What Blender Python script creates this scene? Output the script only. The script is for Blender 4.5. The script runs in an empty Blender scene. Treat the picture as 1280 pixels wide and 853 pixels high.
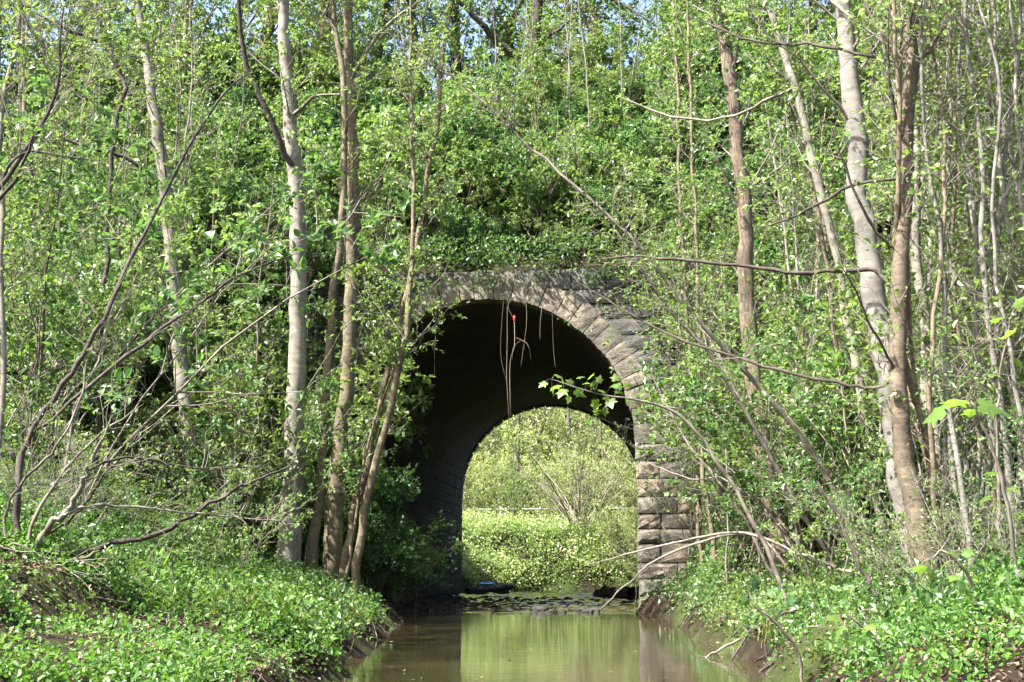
import bpy, math, random
import numpy as np
from mathutils import Vector

# ------------------------------------------------------------------ camera, sky, sun, exposure
SC = bpy.context.scene
COL = SC.collection
F_PX, CX, CY = 1500.0, 640.0, 426.5            # focal length and centre in pixels of the 1280x853 photograph
PITCH, YAW, CAM_H = math.radians(10.89), math.radians(6.57), 0.83
cam_d = bpy.data.cameras.new('camera')
cam_d.sensor_width = 36.0
cam_d.lens = F_PX / 1280.0 * 36.0
cam_d.clip_start, cam_d.clip_end = 0.05, 3000.0
cam = bpy.data.objects.new('camera', cam_d)
cam.location = (0, 0, CAM_H)
cam.rotation_euler = (math.pi / 2 + PITCH, 0, YAW)
COL.objects.link(cam)
SC.camera = cam

SUN_DIR = Vector((-0.62, -0.48, 1.02)).normalized()      # towards the sun
world = bpy.data.worlds.new('World'); SC.world = world; world.use_nodes = True
wn = world.node_tree
sky = wn.nodes.new('ShaderNodeTexSky'); sky.sky_type = 'NISHITA'; sky.sun_disc = False
sky.sun_elevation = math.asin(SUN_DIR.z); sky.sun_rotation = math.atan2(SUN_DIR.x, SUN_DIR.y)
sky.air_density = 1.0; sky.dust_density = 5.0
bg = wn.nodes['Background']; bg.inputs['Strength'].default_value = 0.11
wn.links.new(sky.outputs[0], bg.inputs['Color'])
sun_d = bpy.data.lights.new('sun', 'SUN'); sun_d.energy = 5.0; sun_d.angle = math.radians(0.53)
sun_d.color = (1.0, 0.97, 0.92)
sun = bpy.data.objects.new('sun', sun_d); COL.objects.link(sun)
sun.location = SUN_DIR * 60
sun.rotation_euler = SUN_DIR.to_track_quat('Z', 'Y').to_euler()
SC.view_settings.view_transform = 'Standard'; SC.view_settings.look = 'None'
SC.view_settings.exposure = 2.3; SC.view_settings.gamma = 1.0
SC.view_settings.use_curve_mapping = False
SC.render.engine = 'CYCLES'
SC.cycles.max_bounces = 5; SC.cycles.diffuse_bounces = 3; SC.cycles.glossy_bounces = 2
SC.cycles.transmission_bounces = 3; SC.cycles.sample_clamp_indirect = 6.0
SC.cycles.use_adaptive_sampling = True; SC.cycles.adaptive_threshold = 0.02

rng = np.random.default_rng(7)
random.seed(7)

# ------------------------------------------------------------------ pixel -> place
_m = cam.rotation_euler.to_matrix()
CR, CU, CF = (np.array(_m.col[0]), np.array(_m.col[1]), -np.array(_m.col[2]))
def at(px, py, Y):
    d = CF + CR * ((px - CX) / F_PX) + CU * ((CY - py) / F_PX)
    t = Y / d[1]
    return np.array([d[0] * t, Y, CAM_H + d[2] * t])
def project(P):
    q = np.asarray(P) - np.array([0, 0, CAM_H])
    z = q @ CF
    return np.stack([CX + F_PX * (q @ CR) / z, CY - F_PX * (q @ CU) / z, z], -1)
def metres(wpx, P):
    return wpx / F_PX * float((np.asarray(P) - np.array([0, 0, CAM_H])) @ CF)

# ------------------------------------------------------------------ the lie of the land
XC, R0, ZS, YF, YB, WH = -3.62, 3.3, 3.55, 26.06, 44.2, 5.7         # tunnel axis, radius, springing height, front and back face
def sst(a, b, x):
    t = np.clip((x - a) / (b - a), 0, 1); return t * t * (3 - 2 * t)
def edge_left(y):
    return np.interp(y, [-40, 0, 9.5, 15.3, 23.6, 26, 29, 34, 44, 47, 50, 53, 58, 70, 120], [-1.6, -1.9, -2.6, -3.5, -5.0, -5.6, -5.9, -6.6, -6.9, -6.4, -4.6, 1.0, 9, 26, 92])
def edge_right(y):
    return np.interp(y, [-40, 0, 9.5, 14, 22, 26, 44, 46, 49, 53, 58, 70, 120], [1.7, 1.4, 1.04, 0.75, 0.45, -0.35, -0.7, 0.0, 4.2, 8.5, 13, 30, 97])
def water_z(y):
    return np.interp(y, [-40, 24.8, 27, 32, 38, 44, 200], [0, 0, 0.03, 0.08, 0.12, 0.13, 0.16])
def wob(x, y):
    return (0.06 * np.sin(1.7 * x + 0.6 * y) + 0.05 * np.sin(2.3 * y - 1.1 * x + 1.0) + 0.035 * np.sin(4.1 * x + 2.9 * y)
            + 0.03 * np.sin(5.3 * y - 3.7 * x + 2.0) + 0.02 * np.sin(9.1 * x - 7.7 * y))
def emb(y):
    return np.minimum(np.minimum(7.5 + 0.97 * (y - YF - 0.35), 7.5 + 0.97 * (YB - 0.35 - y)), 14.6)
def ground(x, y):
    x = np.asarray(x, float); y = np.asarray(y, float)
    ej = 0.12 * np.sin(2.1 * y) + 0.08 * np.sin(5.3 * y + 1)
    intun = (y > YF - 0.3) & (y < YB + 0.3)
    ej = np.where(intun, 0, ej)
    dl = edge_left(y) + ej - x
    dr = x - edge_right(y) + ej
    zw = water_z(y)
    left = np.interp(dl, [0, 0.12, 0.5, 2, 3.5, 5, 10, 20, 60, 400], [-0.03, 0.16, 0.27, 0.62, 1.35, 2.4, 5.4, 8.5, 11, 14])
    left = left + 0.26 * sst(1.45, 1.9, dl) * sst(10.2, 8.6, y)
    far = np.interp(dl, [0, 0.25, 1, 4, 7, 12, 24, 40, 70, 400], [-0.03, 0.3, 0.8, 2.2, 2.6, 2.7, 2.9, 7, 18, 60])
    left = np.where(y > 44.5, far, left)
    right = np.interp(dr, [0, 0.12, 0.5, 1.5, 4, 9, 20, 60, 400], [-0.03, 0.22, 0.36, 0.6, 1.5, 3.3, 6.2, 9.5, 12])
    bed = -0.04 - 0.4 * np.clip(np.minimum(-dl, -dr) / 1.2, 0, 1)
    bank = np.where(dl > 0, left, np.where(dr > 0, right, bed)) + zw
    bank = bank + np.where((dl > 0.3) | (dr > 0.3), wob(x, y), wob(x, y) * 0.2)
    off = np.abs(x - XC)
    ze = emb(y) + wob(x, y) * 1.5
    k = sst(4.1, 6.0, off)
    wide = np.where(off > 0, 1.0, 0)
    front = np.maximum(bank, k * ze + (1 - k) * bank)
    inside = np.where(off > 3.75, ze, bank)
    return np.where(intun & (y > YF + 0.25) & (y < YB - 0.25), inside, np.where(ze > bank, front, bank))
def gz(x, y):
    if YF + 0.3 < y < YB - 0.3 and abs(x - XC) < 4.3: return float(emb(np.array(y)))
    return float(ground(np.array([x]), np.array([y]))[0])

# ------------------------------------------------------------------ materials
def new_mat(name):
    m = bpy.data.materials.new(name); m.use_nodes = True
    nt = m.node_tree; nt.nodes.clear()
    out = nt.nodes.new('ShaderNodeOutputMaterial')
    return m, nt, out
def nd(nt, typ, **kw):
    n = nt.nodes.new(typ)
    for k, v in kw.items(): setattr(n, k, v)
    return n
def ramp(nt, stops, fac=None):
    r = nt.nodes.new('ShaderNodeValToRGB')
    el = r.color_ramp.elements
    while len(el) < len(stops): el.new(0.5)
    for e, (p, c) in zip(el, stops): e.position = p; e.color = (*c, 1)
    if fac is not None: nt.links.new(fac, r.inputs[0])
    return r
def noise(nt, scale, detail=6, rough=0.6, mapping=None, coord='Object', dist=0.0):
    tc = nt.nodes.new('ShaderNodeTexCoord')
    mp = nt.nodes.new('ShaderNodeMapping')
    if mapping: mp.inputs['Scale'].default_value = mapping
    nt.links.new(tc.outputs[coord], mp.inputs[0])
    n = nt.nodes.new('ShaderNodeTexNoise')
    n.inputs['Scale'].default_value = scale; n.inputs['Detail'].default_value = detail
    n.inputs['Roughness'].default_value = rough; n.inputs['Distortion'].default_value = dist
    nt.links.new(mp.outputs[0], n.inputs['Vector'])
    return n
def mixc(nt, a, b, fac, mode='MIX'):
    m = nt.nodes.new('ShaderNodeMixRGB'); m.blend_type = mode
    for s, v in ((0, fac), (1, a), (2, b)):
        if hasattr(v, 'links'): nt.links.new(v, m.inputs[s])
        elif s == 0: m.inputs[0].default_value = v
        else: m.inputs[s].default_value = (*v, 1)
    return m.outputs[0]
def bump(nt, h, strength, dist=0.02):
    b = nt.nodes.new('ShaderNodeBump'); b.inputs['Strength'].default_value = strength; b.inputs['Distance'].default_value = dist
    nt.links.new(h, b.inputs['Height']); return b.outputs[0]

def leaf_mat(name, c0, c1, c2, trans, tfac=0.45, rough=0.42):
    m, nt, out = new_mat(name)
    at_ = nd(nt, 'ShaderNodeAttribute', attribute_name='tint')
    r = ramp(nt, [(0, c0), (0.5, c1), (1, c2)], at_.outputs['Fac'])
    oi = nt.nodes.new('ShaderNodeObjectInfo')
    hs = nt.nodes.new('ShaderNodeHueSaturation')
    for k, (lo, hi) in (('Hue', (0.483, 0.508)), ('Value', (0.72, 1.22))):
        mr = nt.nodes.new('ShaderNodeMapRange'); mr.inputs['To Min'].default_value = lo; mr.inputs['To Max'].default_value = hi
        nt.links.new(oi.outputs['Random'], mr.inputs['Value']); nt.links.new(mr.outputs[0], hs.inputs[k])
    nt.links.new(r.outputs[0], hs.inputs['Color']); r = hs
    p = nt.nodes.new('ShaderNodeBsdfPrincipled'); p.inputs['Roughness'].default_value = rough
    p.inputs['Specular IOR Level'].default_value = 0.5
    nt.links.new(r.outputs[0], p.inputs['Base Color'])
    t = nt.nodes.new('ShaderNodeBsdfTranslucent')
    tc = mixc(nt, r.outputs[0], trans, 0.6)
    nt.links.new(tc, t.inputs['Color'])
    mx = nt.nodes.new('ShaderNodeMixShader'); mx.inputs[0].default_value = tfac
    nt.links.new(p.outputs[0], mx.inputs[1]); nt.links.new(t.outputs[0], mx.inputs[2])
    nt.links.new(mx.outputs[0], out.inputs['Surface'])
    return m
M = {}
M['leaf_fresh'] = leaf_mat('fresh_leaf', (0.056, 0.115, 0.024), (0.108, 0.18, 0.044), (0.205, 0.265, 0.092), (0.27, 0.42, 0.065), 0.42)
M['leaf_mid'] = leaf_mat('mid_leaf', (0.03, 0.083, 0.02), (0.066, 0.134, 0.036), (0.122, 0.19, 0.065), (0.17, 0.34, 0.055), 0.4)
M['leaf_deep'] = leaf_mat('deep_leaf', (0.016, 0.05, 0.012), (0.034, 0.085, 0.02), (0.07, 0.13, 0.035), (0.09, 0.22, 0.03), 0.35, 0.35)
M['leaf_maple'] = leaf_mat('maple_leaf', (0.06, 0.13, 0.02), (0.095, 0.175, 0.03), (0.15, 0.22, 0.045), (0.24, 0.42, 0.04), 0.5)
M['leaf_pale'] = leaf_mat('pale_leaf', (0.13, 0.20, 0.05), (0.22, 0.27, 0.09), (0.36, 0.37, 0.19), (0.44, 0.52, 0.14), 0.45)  # overexposed glare beyond the tunnel put into the leaf colour as paleness
M['leaf_ivy'] = leaf_mat('ivy_leaf', (0.012, 0.025, 0.01), (0.02, 0.04, 0.014), (0.05, 0.05, 0.02), (0.04, 0.08, 0.02), 0.15, 0.35)
M['herb'] = leaf_mat('herb_leaf', (0.03, 0.085, 0.014), (0.065, 0.145, 0.024), (0.13, 0.21, 0.04), (0.17, 0.36, 0.035), 0.42, 0.5)
M['grass'] = leaf_mat('grass_blade', (0.075, 0.13, 0.018), (0.12, 0.18, 0.028), (0.22, 0.22, 0.07), (0.3, 0.4, 0.05), 0.4)
M['dead_leaf'] = leaf_mat('dead_leaf', (0.07, 0.045, 0.026), (0.12, 0.08, 0.046), (0.2, 0.145, 0.09), (0.2, 0.12, 0.05), 0.12, 0.7)

def bark_mat(name, c0, c1, c2, vs=(7, 7, 34), b=0.5, lichen=None, fissure=False, lent=False):
    m, nt, out = new_mat(name)
    n1 = noise(nt, 1.0, 5, 0.6, vs)
    n2 = noise(nt, 2.2, 6, 0.65)
    col = ramp(nt, [(0.3, c0), (0.5, c1), (0.72, c2)], n1.outputs['Fac']).outputs[0]
    n3 = ramp(nt, [(0.35, (0.55, 0.55, 0.55)), (0.7, (1.25, 1.25, 1.25))], n2.outputs['Fac']).outputs[0]
    col = mixc(nt, col, n3, 1.0, 'MULTIPLY')
    if lichen:
        n4 = noise(nt, 5.0, 4, 0.6)
        f = ramp(nt, [(0.55, (0, 0, 0)), (0.68, (0.8, 0.8, 0.8))], n4.outputs['Fac']).outputs[0]
        col = mixc(nt, col, lichen, f)
    if lent:      # short dark lenticels and branch scars lying across the stem
        n6 = noise(nt, 1.0, 2, 0.5, (11, 11, 75))
        f6 = ramp(nt, [(0.64, (0, 0, 0)), (0.70, (0.75, 0.75, 0.75))], n6.outputs['Fac']).outputs[0]
        col = mixc(nt, col, tuple(v * 0.4 for v in c0), f6)
        n7 = noise(nt, 1.0, 3, 0.6, (2.2, 2.2, 6))
        f7 = ramp(nt, [(0.6, (0, 0, 0)), (0.72, (0.6, 0.6, 0.6))], n7.outputs['Fac']).outputs[0]
        col = mixc(nt, col, tuple(v * 0.55 for v in c0), f7)
    if lent:      # moss round the foot
        tc = nt.nodes.new('ShaderNodeTexCoord'); sp = nt.nodes.new('ShaderNodeSeparateXYZ'); nt.links.new(tc.outputs['Object'], sp.inputs[0])
        n8 = noise(nt, 4.0, 5, 0.7)
        sb = nt.nodes.new('ShaderNodeMath'); sb.operation = 'MULTIPLY_ADD'; sb.inputs[1].default_value = -0.5
        nt.links.new(sp.outputs['Z'], sb.inputs[0]); nt.links.new(n8.outputs['Fac'], sb.inputs[2])
        f8 = ramp(nt, [(0.25, (0, 0, 0)), (0.5, (0.75, 0.75, 0.75))], sb.outputs[0]).outputs[0]
        col = mixc(nt, col, (0.06, 0.065, 0.025), f8)
    p = nt.nodes.new('ShaderNodeBsdfPrincipled'); p.inputs['Roughness'].default_value = 0.8
    p.inputs['Specular IOR Level'].default_value = 0.25
    nt.links.new(col, p.inputs['Base Color'])
    h = n1.outputs['Fac']
    if fissure:
        n5 = noise(nt, 1.0, 6, 0.7, (38, 38, 5)); h = n5.outputs['Fac']
        dk = ramp(nt, [(0.36, (0.35, 0.33, 0.3)), (0.52, (1, 1, 1))], h).outputs[0]
        nt.links.new(mixc(nt, col, dk, 1.0, 'MULTIPLY'), p.inputs['Base Color'])
    nt.links.new(bump(nt, h, b, 0.03 if fissure else 0.012), p.inputs['Normal'])
    nt.links.new(p.outputs[0], out.inputs['Surface'])
    return m
M['bark_grey'] = bark_mat('grey_alder_bark', (0.13, 0.117, 0.092), (0.185, 0.168, 0.134), (0.24, 0.22, 0.18), (5, 5, 11), 0.4, lichen=(0.25, 0.245, 0.2), lent=True)
M['bark_pale'] = bark_mat('pale_smooth_bark', (0.11, 0.102, 0.088), (0.155, 0.145, 0.126), (0.2, 0.186, 0.165), (3, 3, 14), 0.45, lichen=(0.22, 0.21, 0.185), lent=True)
M['bark_brown'] = bark_mat('warm_brown_bark', (0.065, 0.05, 0.034), (0.108, 0.085, 0.058), (0.155, 0.125, 0.09), (9, 9, 22), 0.6, lichen=(0.15, 0.125, 0.085), lent=True)
M['bark_rough'] = bark_mat('fissured_brown_bark', (0.10, 0.074, 0.05), (0.155, 0.12, 0.087), (0.215, 0.175, 0.13), (9, 9, 9), 1.0, fissure=True)
M['bark_dark'] = bark_mat('dark_bark', (0.028, 0.022, 0.018), (0.055, 0.043, 0.034), (0.10, 0.085, 0.07), (8, 8, 20), 0.6)
M['bark_ochre'] = bark_mat('ochre_bark', (0.085, 0.066, 0.038), (0.14, 0.112, 0.07), (0.195, 0.165, 0.11), (10, 10, 16), 0.5, lichen=(0.15, 0.15, 0.09), lent=True)
M['twig'] = bark_mat('twig_bark', (0.10, 0.084, 0.064), (0.17, 0.148, 0.118), (0.25, 0.225, 0.19), (9, 9, 9), 0.2)
M['dead_wood'] = bark_mat('bleached_dead_wood', (0.10, 0.086, 0.066), (0.17, 0.15, 0.122), (0.25, 0.23, 0.2), (12, 12, 6), 0.4)
M['log'] = bark_mat('wet_log', (0.03, 0.025, 0.02), (0.07, 0.058, 0.046), (0.12, 0.1, 0.08), (10, 10, 10), 0.7)

def stone_mat(name, cols, moss=0.25, soot=0.0, bstr=0.7, objcol=True):
    m, nt, out = new_mat(name)
    oi = nt.nodes.new('ShaderNodeObjectInfo')
    n = len(cols)
    base = ramp(nt, [(i / (n - 1), c) for i, c in enumerate(cols)], oi.outputs['Random']).outputs[0]
    n1 = noise(nt, 3.2, 8, 0.65, coord='Object' if not objcol else 'Object')
    v = ramp(nt, [(0.28, (0.5, 0.49, 0.47)), (0.5, (0.95, 0.94, 0.92)), (0.75, (1.3, 1.28, 1.24))], n1.outputs['Fac']).outputs[0]
    col = mixc(nt, base, v, 1.0, 'MULTIPLY')
    n2 = noise(nt, 1.1, 6, 0.7)
    f = ramp(nt, [(0.5, (0, 0, 0)), (0.75, (moss, moss, moss))], n2.outputs['Fac']).outputs[0]
    col = mixc(nt, col, (0.075, 0.085, 0.035), f)
    n4 = noise(nt, 0.9, 5, 0.7, (1, 1, 0.5))
    f2 = ramp(nt, [(0.42, (0, 0, 0)), (0.62, (0.8, 0.8, 0.8))], n4.outputs['Fac']).outputs[0]
    col = mixc(nt, col, (0.055, 0.052, 0.05), f2)
    p = nt.nodes.new('ShaderNodeBsdfPrincipled'); p.inputs['Roughness'].default_value = 0.88
    p.inputs['Specular IOR Level'].default_value = 0.25
    nt.links.new(col, p.inputs['Base Color'])
    n3 = noise(nt, 11, 9, 0.7)
    nt.links.new(bump(nt, n3.outputs['Fac'], bstr, 0.05), p.inputs['Normal'])
    nt.links.new(p.outputs[0], out.inputs['Surface'])
    return m
M['stone_ring'] = stone_mat('tan_sandstone', [(0.19, 0.168, 0.125), (0.235, 0.205, 0.155), (0.165, 0.152, 0.125), (0.25, 0.212, 0.16)], 0.6)
M['stone_jamb'] = stone_mat('grey_pink_sandstone', [(0.25, 0.228, 0.188), (0.27, 0.215, 0.165), (0.23, 0.215, 0.185), (0.29, 0.232, 0.178), (0.21, 0.195, 0.165), (0.265, 0.245, 0.205)], 0.5)
M['stone_grey'] = stone_mat('dark_grey_stone', [(0.085, 0.085, 0.085), (0.11, 0.11, 0.107), (0.095, 0.093, 0.088), (0.13, 0.124, 0.115)], 0.35)
M['stone_vault'] = stone_mat('dark_vault_stone', [(0.03, 0.028, 0.026), (0.045, 0.04, 0.036), (0.036, 0.034, 0.031)], 0.2)  # near-black tone for the vault lining and inner wall stones
M['mortar'] = stone_mat('old_mortar', [(0.13, 0.12, 0.105), (0.14, 0.13, 0.11)], 0.3)
M['rock'] = stone_mat('wet_dark_rock', [(0.014, 0.0135, 0.013), (0.024, 0.023, 0.021), (0.034, 0.032, 0.028)], 0.1)

def ground_mat():
    m, nt, out = new_mat('leaf_litter_soil')
    n1 = noise(nt, 1.3, 9, 0.65); n2 = noise(nt, 22, 6, 0.7); n3 = noise(nt, 0.6, 5, 0.6)
    c = ramp(nt, [(0.3, (0.012, 0.009, 0.006)), (0.5, (0.026, 0.019, 0.012)), (0.7, (0.05, 0.038, 0.025))], n1.outputs['Fac']).outputs[0]
    c2 = ramp(nt, [(0.35, (0.5, 0.48, 0.46)), (0.6, (1.1, 1.05, 1.0)), (0.75, (1.9, 1.7, 1.4))], n2.outputs['Fac']).outputs[0]
    c = mixc(nt, c, c2, 1.0, 'MULTIPLY')
    f = ramp(nt, [(0.5, (0, 0, 0)), (0.62, (0.75, 0.75, 0.75))], n3.outputs['Fac']).outputs[0]
    c = mixc(nt, c, (0.05, 0.075, 0.018), f)
    p = nt.nodes.new('ShaderNodeBsdfPrincipled'); p.inputs['Roughness'].default_value = 0.95
    p.inputs['Specular IOR Level'].default_value = 0.15
    nt.links.new(c, p.inputs['Base Color'])
    nt.links.new(bump(nt, n2.outputs['Fac'], 0.9, 0.06), p.inputs['Normal'])
    nt.links.new(p.outputs[0], out.inputs['Surface'])
    return m
M['ground'] = ground_mat()

def water_mat():
    m, nt, out = new_mat('stream_water')
    n1 = noise(nt, 1.0, 3, 0.5, (2.2, 5.0, 1)); n2 = noise(nt, 1.0, 4, 0.55, (9, 16, 1)); n3 = noise(nt, 0.35, 3, 0.5)
    p = nt.nodes.new('ShaderNodeBsdfPrincipled')
    c = ramp(nt, [(0.35, (0.022, 0.02, 0.009)), (0.65, (0.04, 0.034, 0.016))], n3.outputs['Fac']).outputs[0]
    nt.links.new(c, p.inputs['Base Color'])
    p.inputs['Roughness'].default_value = 0.03; p.inputs['IOR'].default_value = 1.33
    p.inputs['Specular IOR Level'].default_value = 0.5
    ad = nt.nodes.new('ShaderNodeMath'); ad.operation = 'MULTIPLY_ADD'; ad.inputs[1].default_value = 0.25
    nt.links.new(n2.outputs['Fac'], ad.inputs[0]); nt.links.new(n1.outputs['Fac'], ad.inputs[2])
    nt.links.new(bump(nt, ad.outputs[0], 0.10, 0.02), p.inputs['Normal'])
    nt.links.new(p.outputs[0], out.inputs['Surface'])
    return m
M['water'] = water_mat()

def plain(name, c, rough=0.6, var=0.15, scale=20):
    m, nt, out = new_mat(name)
    n = noise(nt, scale, 4, 0.6)
    col = ramp(nt, [(0.3, tuple(v * (1 - var) for v in c)), (0.7, tuple(min(1, v * (1 + var)) for v in c))], n.outputs['Fac']).outputs[0]
    p = nt.nodes.new('ShaderNodeBsdfPrincipled'); p.inputs['Roughness'].default_value = rough
    nt.links.new(col, p.inputs['Base Color']); nt.links.new(p.outputs[0], out.inputs['Surface'])
    return m
M['blue'] = plain('blue_plastic', (0.2, 0.48, 0.8), 0.35)
M['red'] = plain('red_plastic', (0.65, 0.03, 0.03), 0.4)
M['fence'] = plain('weathered_white_paint', (0.33, 0.33, 0.3), 0.8)
M['root'] = plain('pale_root', (0.24, 0.19, 0.14), 0.8, 0.3)

# ------------------------------------------------------------------ mesh helpers
TRI = [0]
def mesh_obj(name, V, faces, mat, parent=None, origin=(0, 0, 0), smooth=False, tint=None):
    """faces: list of integer arrays (F,k)"""
    V = np.asarray(V, np.float32).reshape(-1, 3) - np.asarray(origin, np.float32)
    me = bpy.data.meshes.new(name)
    faces = [np.asarray(f, np.int32) for f in faces if len(f)]
    nl = sum(f.size for f in faces); nf = sum(len(f) for f in faces)
    me.vertices.add(len(V)); me.vertices.foreach_set('co', V.ravel())
    me.loops.add(nl); me.polygons.add(nf)
    me.loops.foreach_set('vertex_index', np.concatenate([f.ravel() for f in faces]))
    st = []; s = 0
    for f in faces:
        st.append(s + np.arange(len(f), dtype=np.int32) * f.shape[1]); s += f.size
        TRI[0] += len(f) * (f.shape[1] - 2)
    me.polygons.foreach_set('loop_start', np.concatenate(st).astype(np.int32))
    me.polygons.foreach_set('use_smooth', np.full(nf, smooth, bool))
    if tint is not None:
        a = me.attributes.new('tint', 'FLOAT', 'FACE'); a.data.foreach_set('value', np.asarray(tint, np.float32))
    me.update(calc_edges=True)
    if mat is not None: me.materials.append(mat)
    o = bpy.data.objects.new(name, me); COL.objects.link(o)
    if parent is not None: o.parent = parent
    else: o.location = origin
    return o
def thing(name, label, cat, loc=(0, 0, 0), group=None):
    o = bpy.data.objects.new(name, None); COL.objects.link(o)
    o.location = loc; o.empty_display_size = 0.2
    o['label'] = label; o['category'] = cat
    if group: o['group'] = group
    return o
def tag(o, label=None, cat=None, group=None, kind=None):
    if label: o['label'] = label
    if cat: o['category'] = cat
    if group: o['group'] = group
    if kind: o['kind'] = kind
    return o
def nrm(v):
    return v / np.maximum(np.linalg.norm(v, axis=-1, keepdims=True), 1e-9)
def tubes(P, R, S=5, off=0):
    P = np.asarray(P, float); R = np.asarray(R, float)
    N, K, _ = P.shape
    T = nrm(np.gradient(P, axis=1))
    D = np.abs(nrm(P[:, -1] - P[:, 0]))
    ref = np.zeros((N, 3)); ref[np.arange(N), np.argmin(D, axis=1)] = 1
    n1 = nrm(np.cross(T, ref[:, None, :])); n2 = np.cross(T, n1)
    a = np.arange(S) * 2 * math.pi / S
    V = P[:, :, None, :] + R[:, :, None, None] * (np.cos(a)[None, None, :, None] * n1[:, :, None, :] + np.sin(a)[None, None, :, None] * n2[:, :, None, :])
    i = (np.arange(N)[:, None, None] * K + np.arange(K - 1)[None, :, None]) * S
    j = np.arange(S)[None, None, :]; j2 = (j + 1) % S
    Fq = np.stack([i + j, i + j2, i + S + j2, i + S + j], -1).reshape(-1, 4) + off
    return V.reshape(-1, 3), Fq
def spline(P, n):
    P = np.asarray(P, float)
    if len(P) == 2: return P[0] + (P[1] - P[0]) * np.linspace(0, 1, n)[:, None]
    Q = np.vstack([2 * P[0] - P[1], P, 2 * P[-1] - P[-2]])
    u = np.linspace(0, len(P) - 1, n); k = np.minimum(u.astype(int), len(P) - 2); t = (u - k)[:, None]
    p0, p1, p2, p3 = Q[k], Q[k + 1], Q[k + 2], Q[k + 3]
    return 0.5 * (2 * p1 + (p2 - p0) * t + (2 * p0 - 5 * p1 + 4 * p2 - p3) * t ** 2 + (3 * p1 - p0 - 3 * p2 + p3) * t ** 3)
def sample(P, t):
    """P (N,K,3), t (N,m) -> positions, tangents (N,m,3)"""
    N, K, _ = P.shape
    u = np.clip(t, 0, 0.9999) * (K - 1); k = u.astype(int); f = (u - k)[..., None]
    ii = np.arange(N)[:, None]
    a, b = P[ii, k], P[ii, k + 1]
    return a + (b - a) * f, nrm(b - a)
def shoots(P, per, t0, t1, lmin, lmax, spread=0.9, up=0.35, bend=0.15, K=5, r0=0.006, r1=0.0015, taper_len=True, jit=0.06, rnd=rng):
    """side shoots growing from polylines"""
    N = len(P)
    t = t0 + (t1 - t0) * rnd.random((N, per))
    p, tg = sample(P, t)
    p = p.reshape(-1, 3); tg = tg.reshape(-1, 3); t = t.ravel()
    n = len(p)
    side = nrm(np.cross(tg, rnd.normal(size=(n, 3))))
    d = nrm(tg * (1 - spread * 0.6) + side * spread + np.array([0, 0, up]) + rnd.normal(size=(n, 3)) * 0.12)
    L = lmin + (lmax - lmin) * rnd.random(n)
    if taper_len: L = L * (1.15 - 0.7 * (t - t0) / max(t1 - t0, 1e-3))
    s = np.linspace(0, 1, K)
    b = rnd.normal(size=(n, 3)) * 0.12; b[:, 2] += bend
    Q = p[:, None, :] + d[:, None, :] * (L[:, None] * s)[..., None] + b[:, None, :] * (L[:, None] * s ** 2)[..., None]
    Q[:, 1:] += rnd.normal(size=(n, K - 1, 3)) * (jit * L / K)[:, None, None]
    R = np.broadcast_to(r0 + (r1 - r0) * s, (n, K)) * (0.6 + 0.4 * L / max(lmax, 1e-6))[:, None]
    return Q, R
def leaves(Q, per, size, t0=0.15, upn=0.75, droop=0.1, oval=True, width=0.62, cup=0.12, rnd=rng, pos=None, spread=0.0):
    """leaf blades set along shoots -> verts, quads, tint"""
    if pos is None:
        N = len(Q)
        t = t0 + (1.0 - t0) * rnd.random((N, per)) ** 0.5
        p, tg = sample(Q, t); p = p.reshape(-1, 3); tg = tg.reshape(-1, 3)
    else:
        p, tg = pos
    n = len(p)
    if n == 0: return np.zeros((0, 3)), np.zeros((0, 4), int), np.zeros(0)
    if spread: p = p + rnd.normal(size=(n, 3)) * spread
    ax = nrm(tg * 0.5 + rnd.normal(size=(n, 3)) * 0.75 + np.array([0, 0, -droop]))
    nm = rnd.normal(size=(n, 3)) * 0.6 + np.array([-0.15, -0.15, upn])
    nm = nrm(nm - ax * np.sum(nm * ax, -1, keepdims=True))
    sd = np.cross(ax, nm)
    s = size * (0.45 + 0.95 * rnd.random(n) ** 1.3)
    s = s[:, None]
    w = s * width * 0.5 * (0.85 + 0.3 * rnd.random((n, 1)))
    base = p + ax * 0.12 * s
    lift = nm * s * cup
    tip = p + ax * 1.12 * s - nm * s * 0.10
    if oval:
        m1, m2 = p + ax * 0.42 * s, p + ax * 0.82 * s
        V = np.stack([base, m1 + sd * w + lift, m2 + sd * w * 0.8 + lift * 0.8, tip, m2 - sd * w * 0.8 + lift * 0.8, m1 - sd * w + lift], 1)
        i = np.arange(n)[:, None] * 6
        Fq = np.concatenate([i + np.array([0, 1, 2, 3]), i + np.array([0, 3, 4, 5])], 1).reshape(-1, 4)
        tint = np.repeat(rnd.random(n), 2)
    else:
        m1 = p + ax * 0.58 * s
        V = np.stack([base, m1 + sd * w * 1.05 + lift, tip, m1 - sd * w * 1.05 + lift], 1)
        Fq = np.arange(n * 4).reshape(-1, 4)
        tint = rnd.random(n)
    return V.reshape(-1, 3), Fq, tint
def join(parts):
    Vs, Fs, ts, o = [], [], [], 0
    for p in parts:
        Vs.append(p[0]); Fs.append(p[1] + o); o += len(p[0])
        if len(p) > 2: ts.append(p[2])
    return np.concatenate(Vs), np.concatenate(Fs), (np.concatenate(ts) if ts else None)
LOBES = [(0.0, 0.0), (0.28, -0.12), (0.50, 0.10), (0.36, 0.26), (0.62, 0.52), (0.30, 0.55), (0.20, 0.72), (0.0, 1.05),
         (-0.20, 0.72), (-0.30, 0.55), (-0.62, 0.52), (-0.36, 0.26), (-0.50, 0.10), (-0.28, -0.12)]
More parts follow.
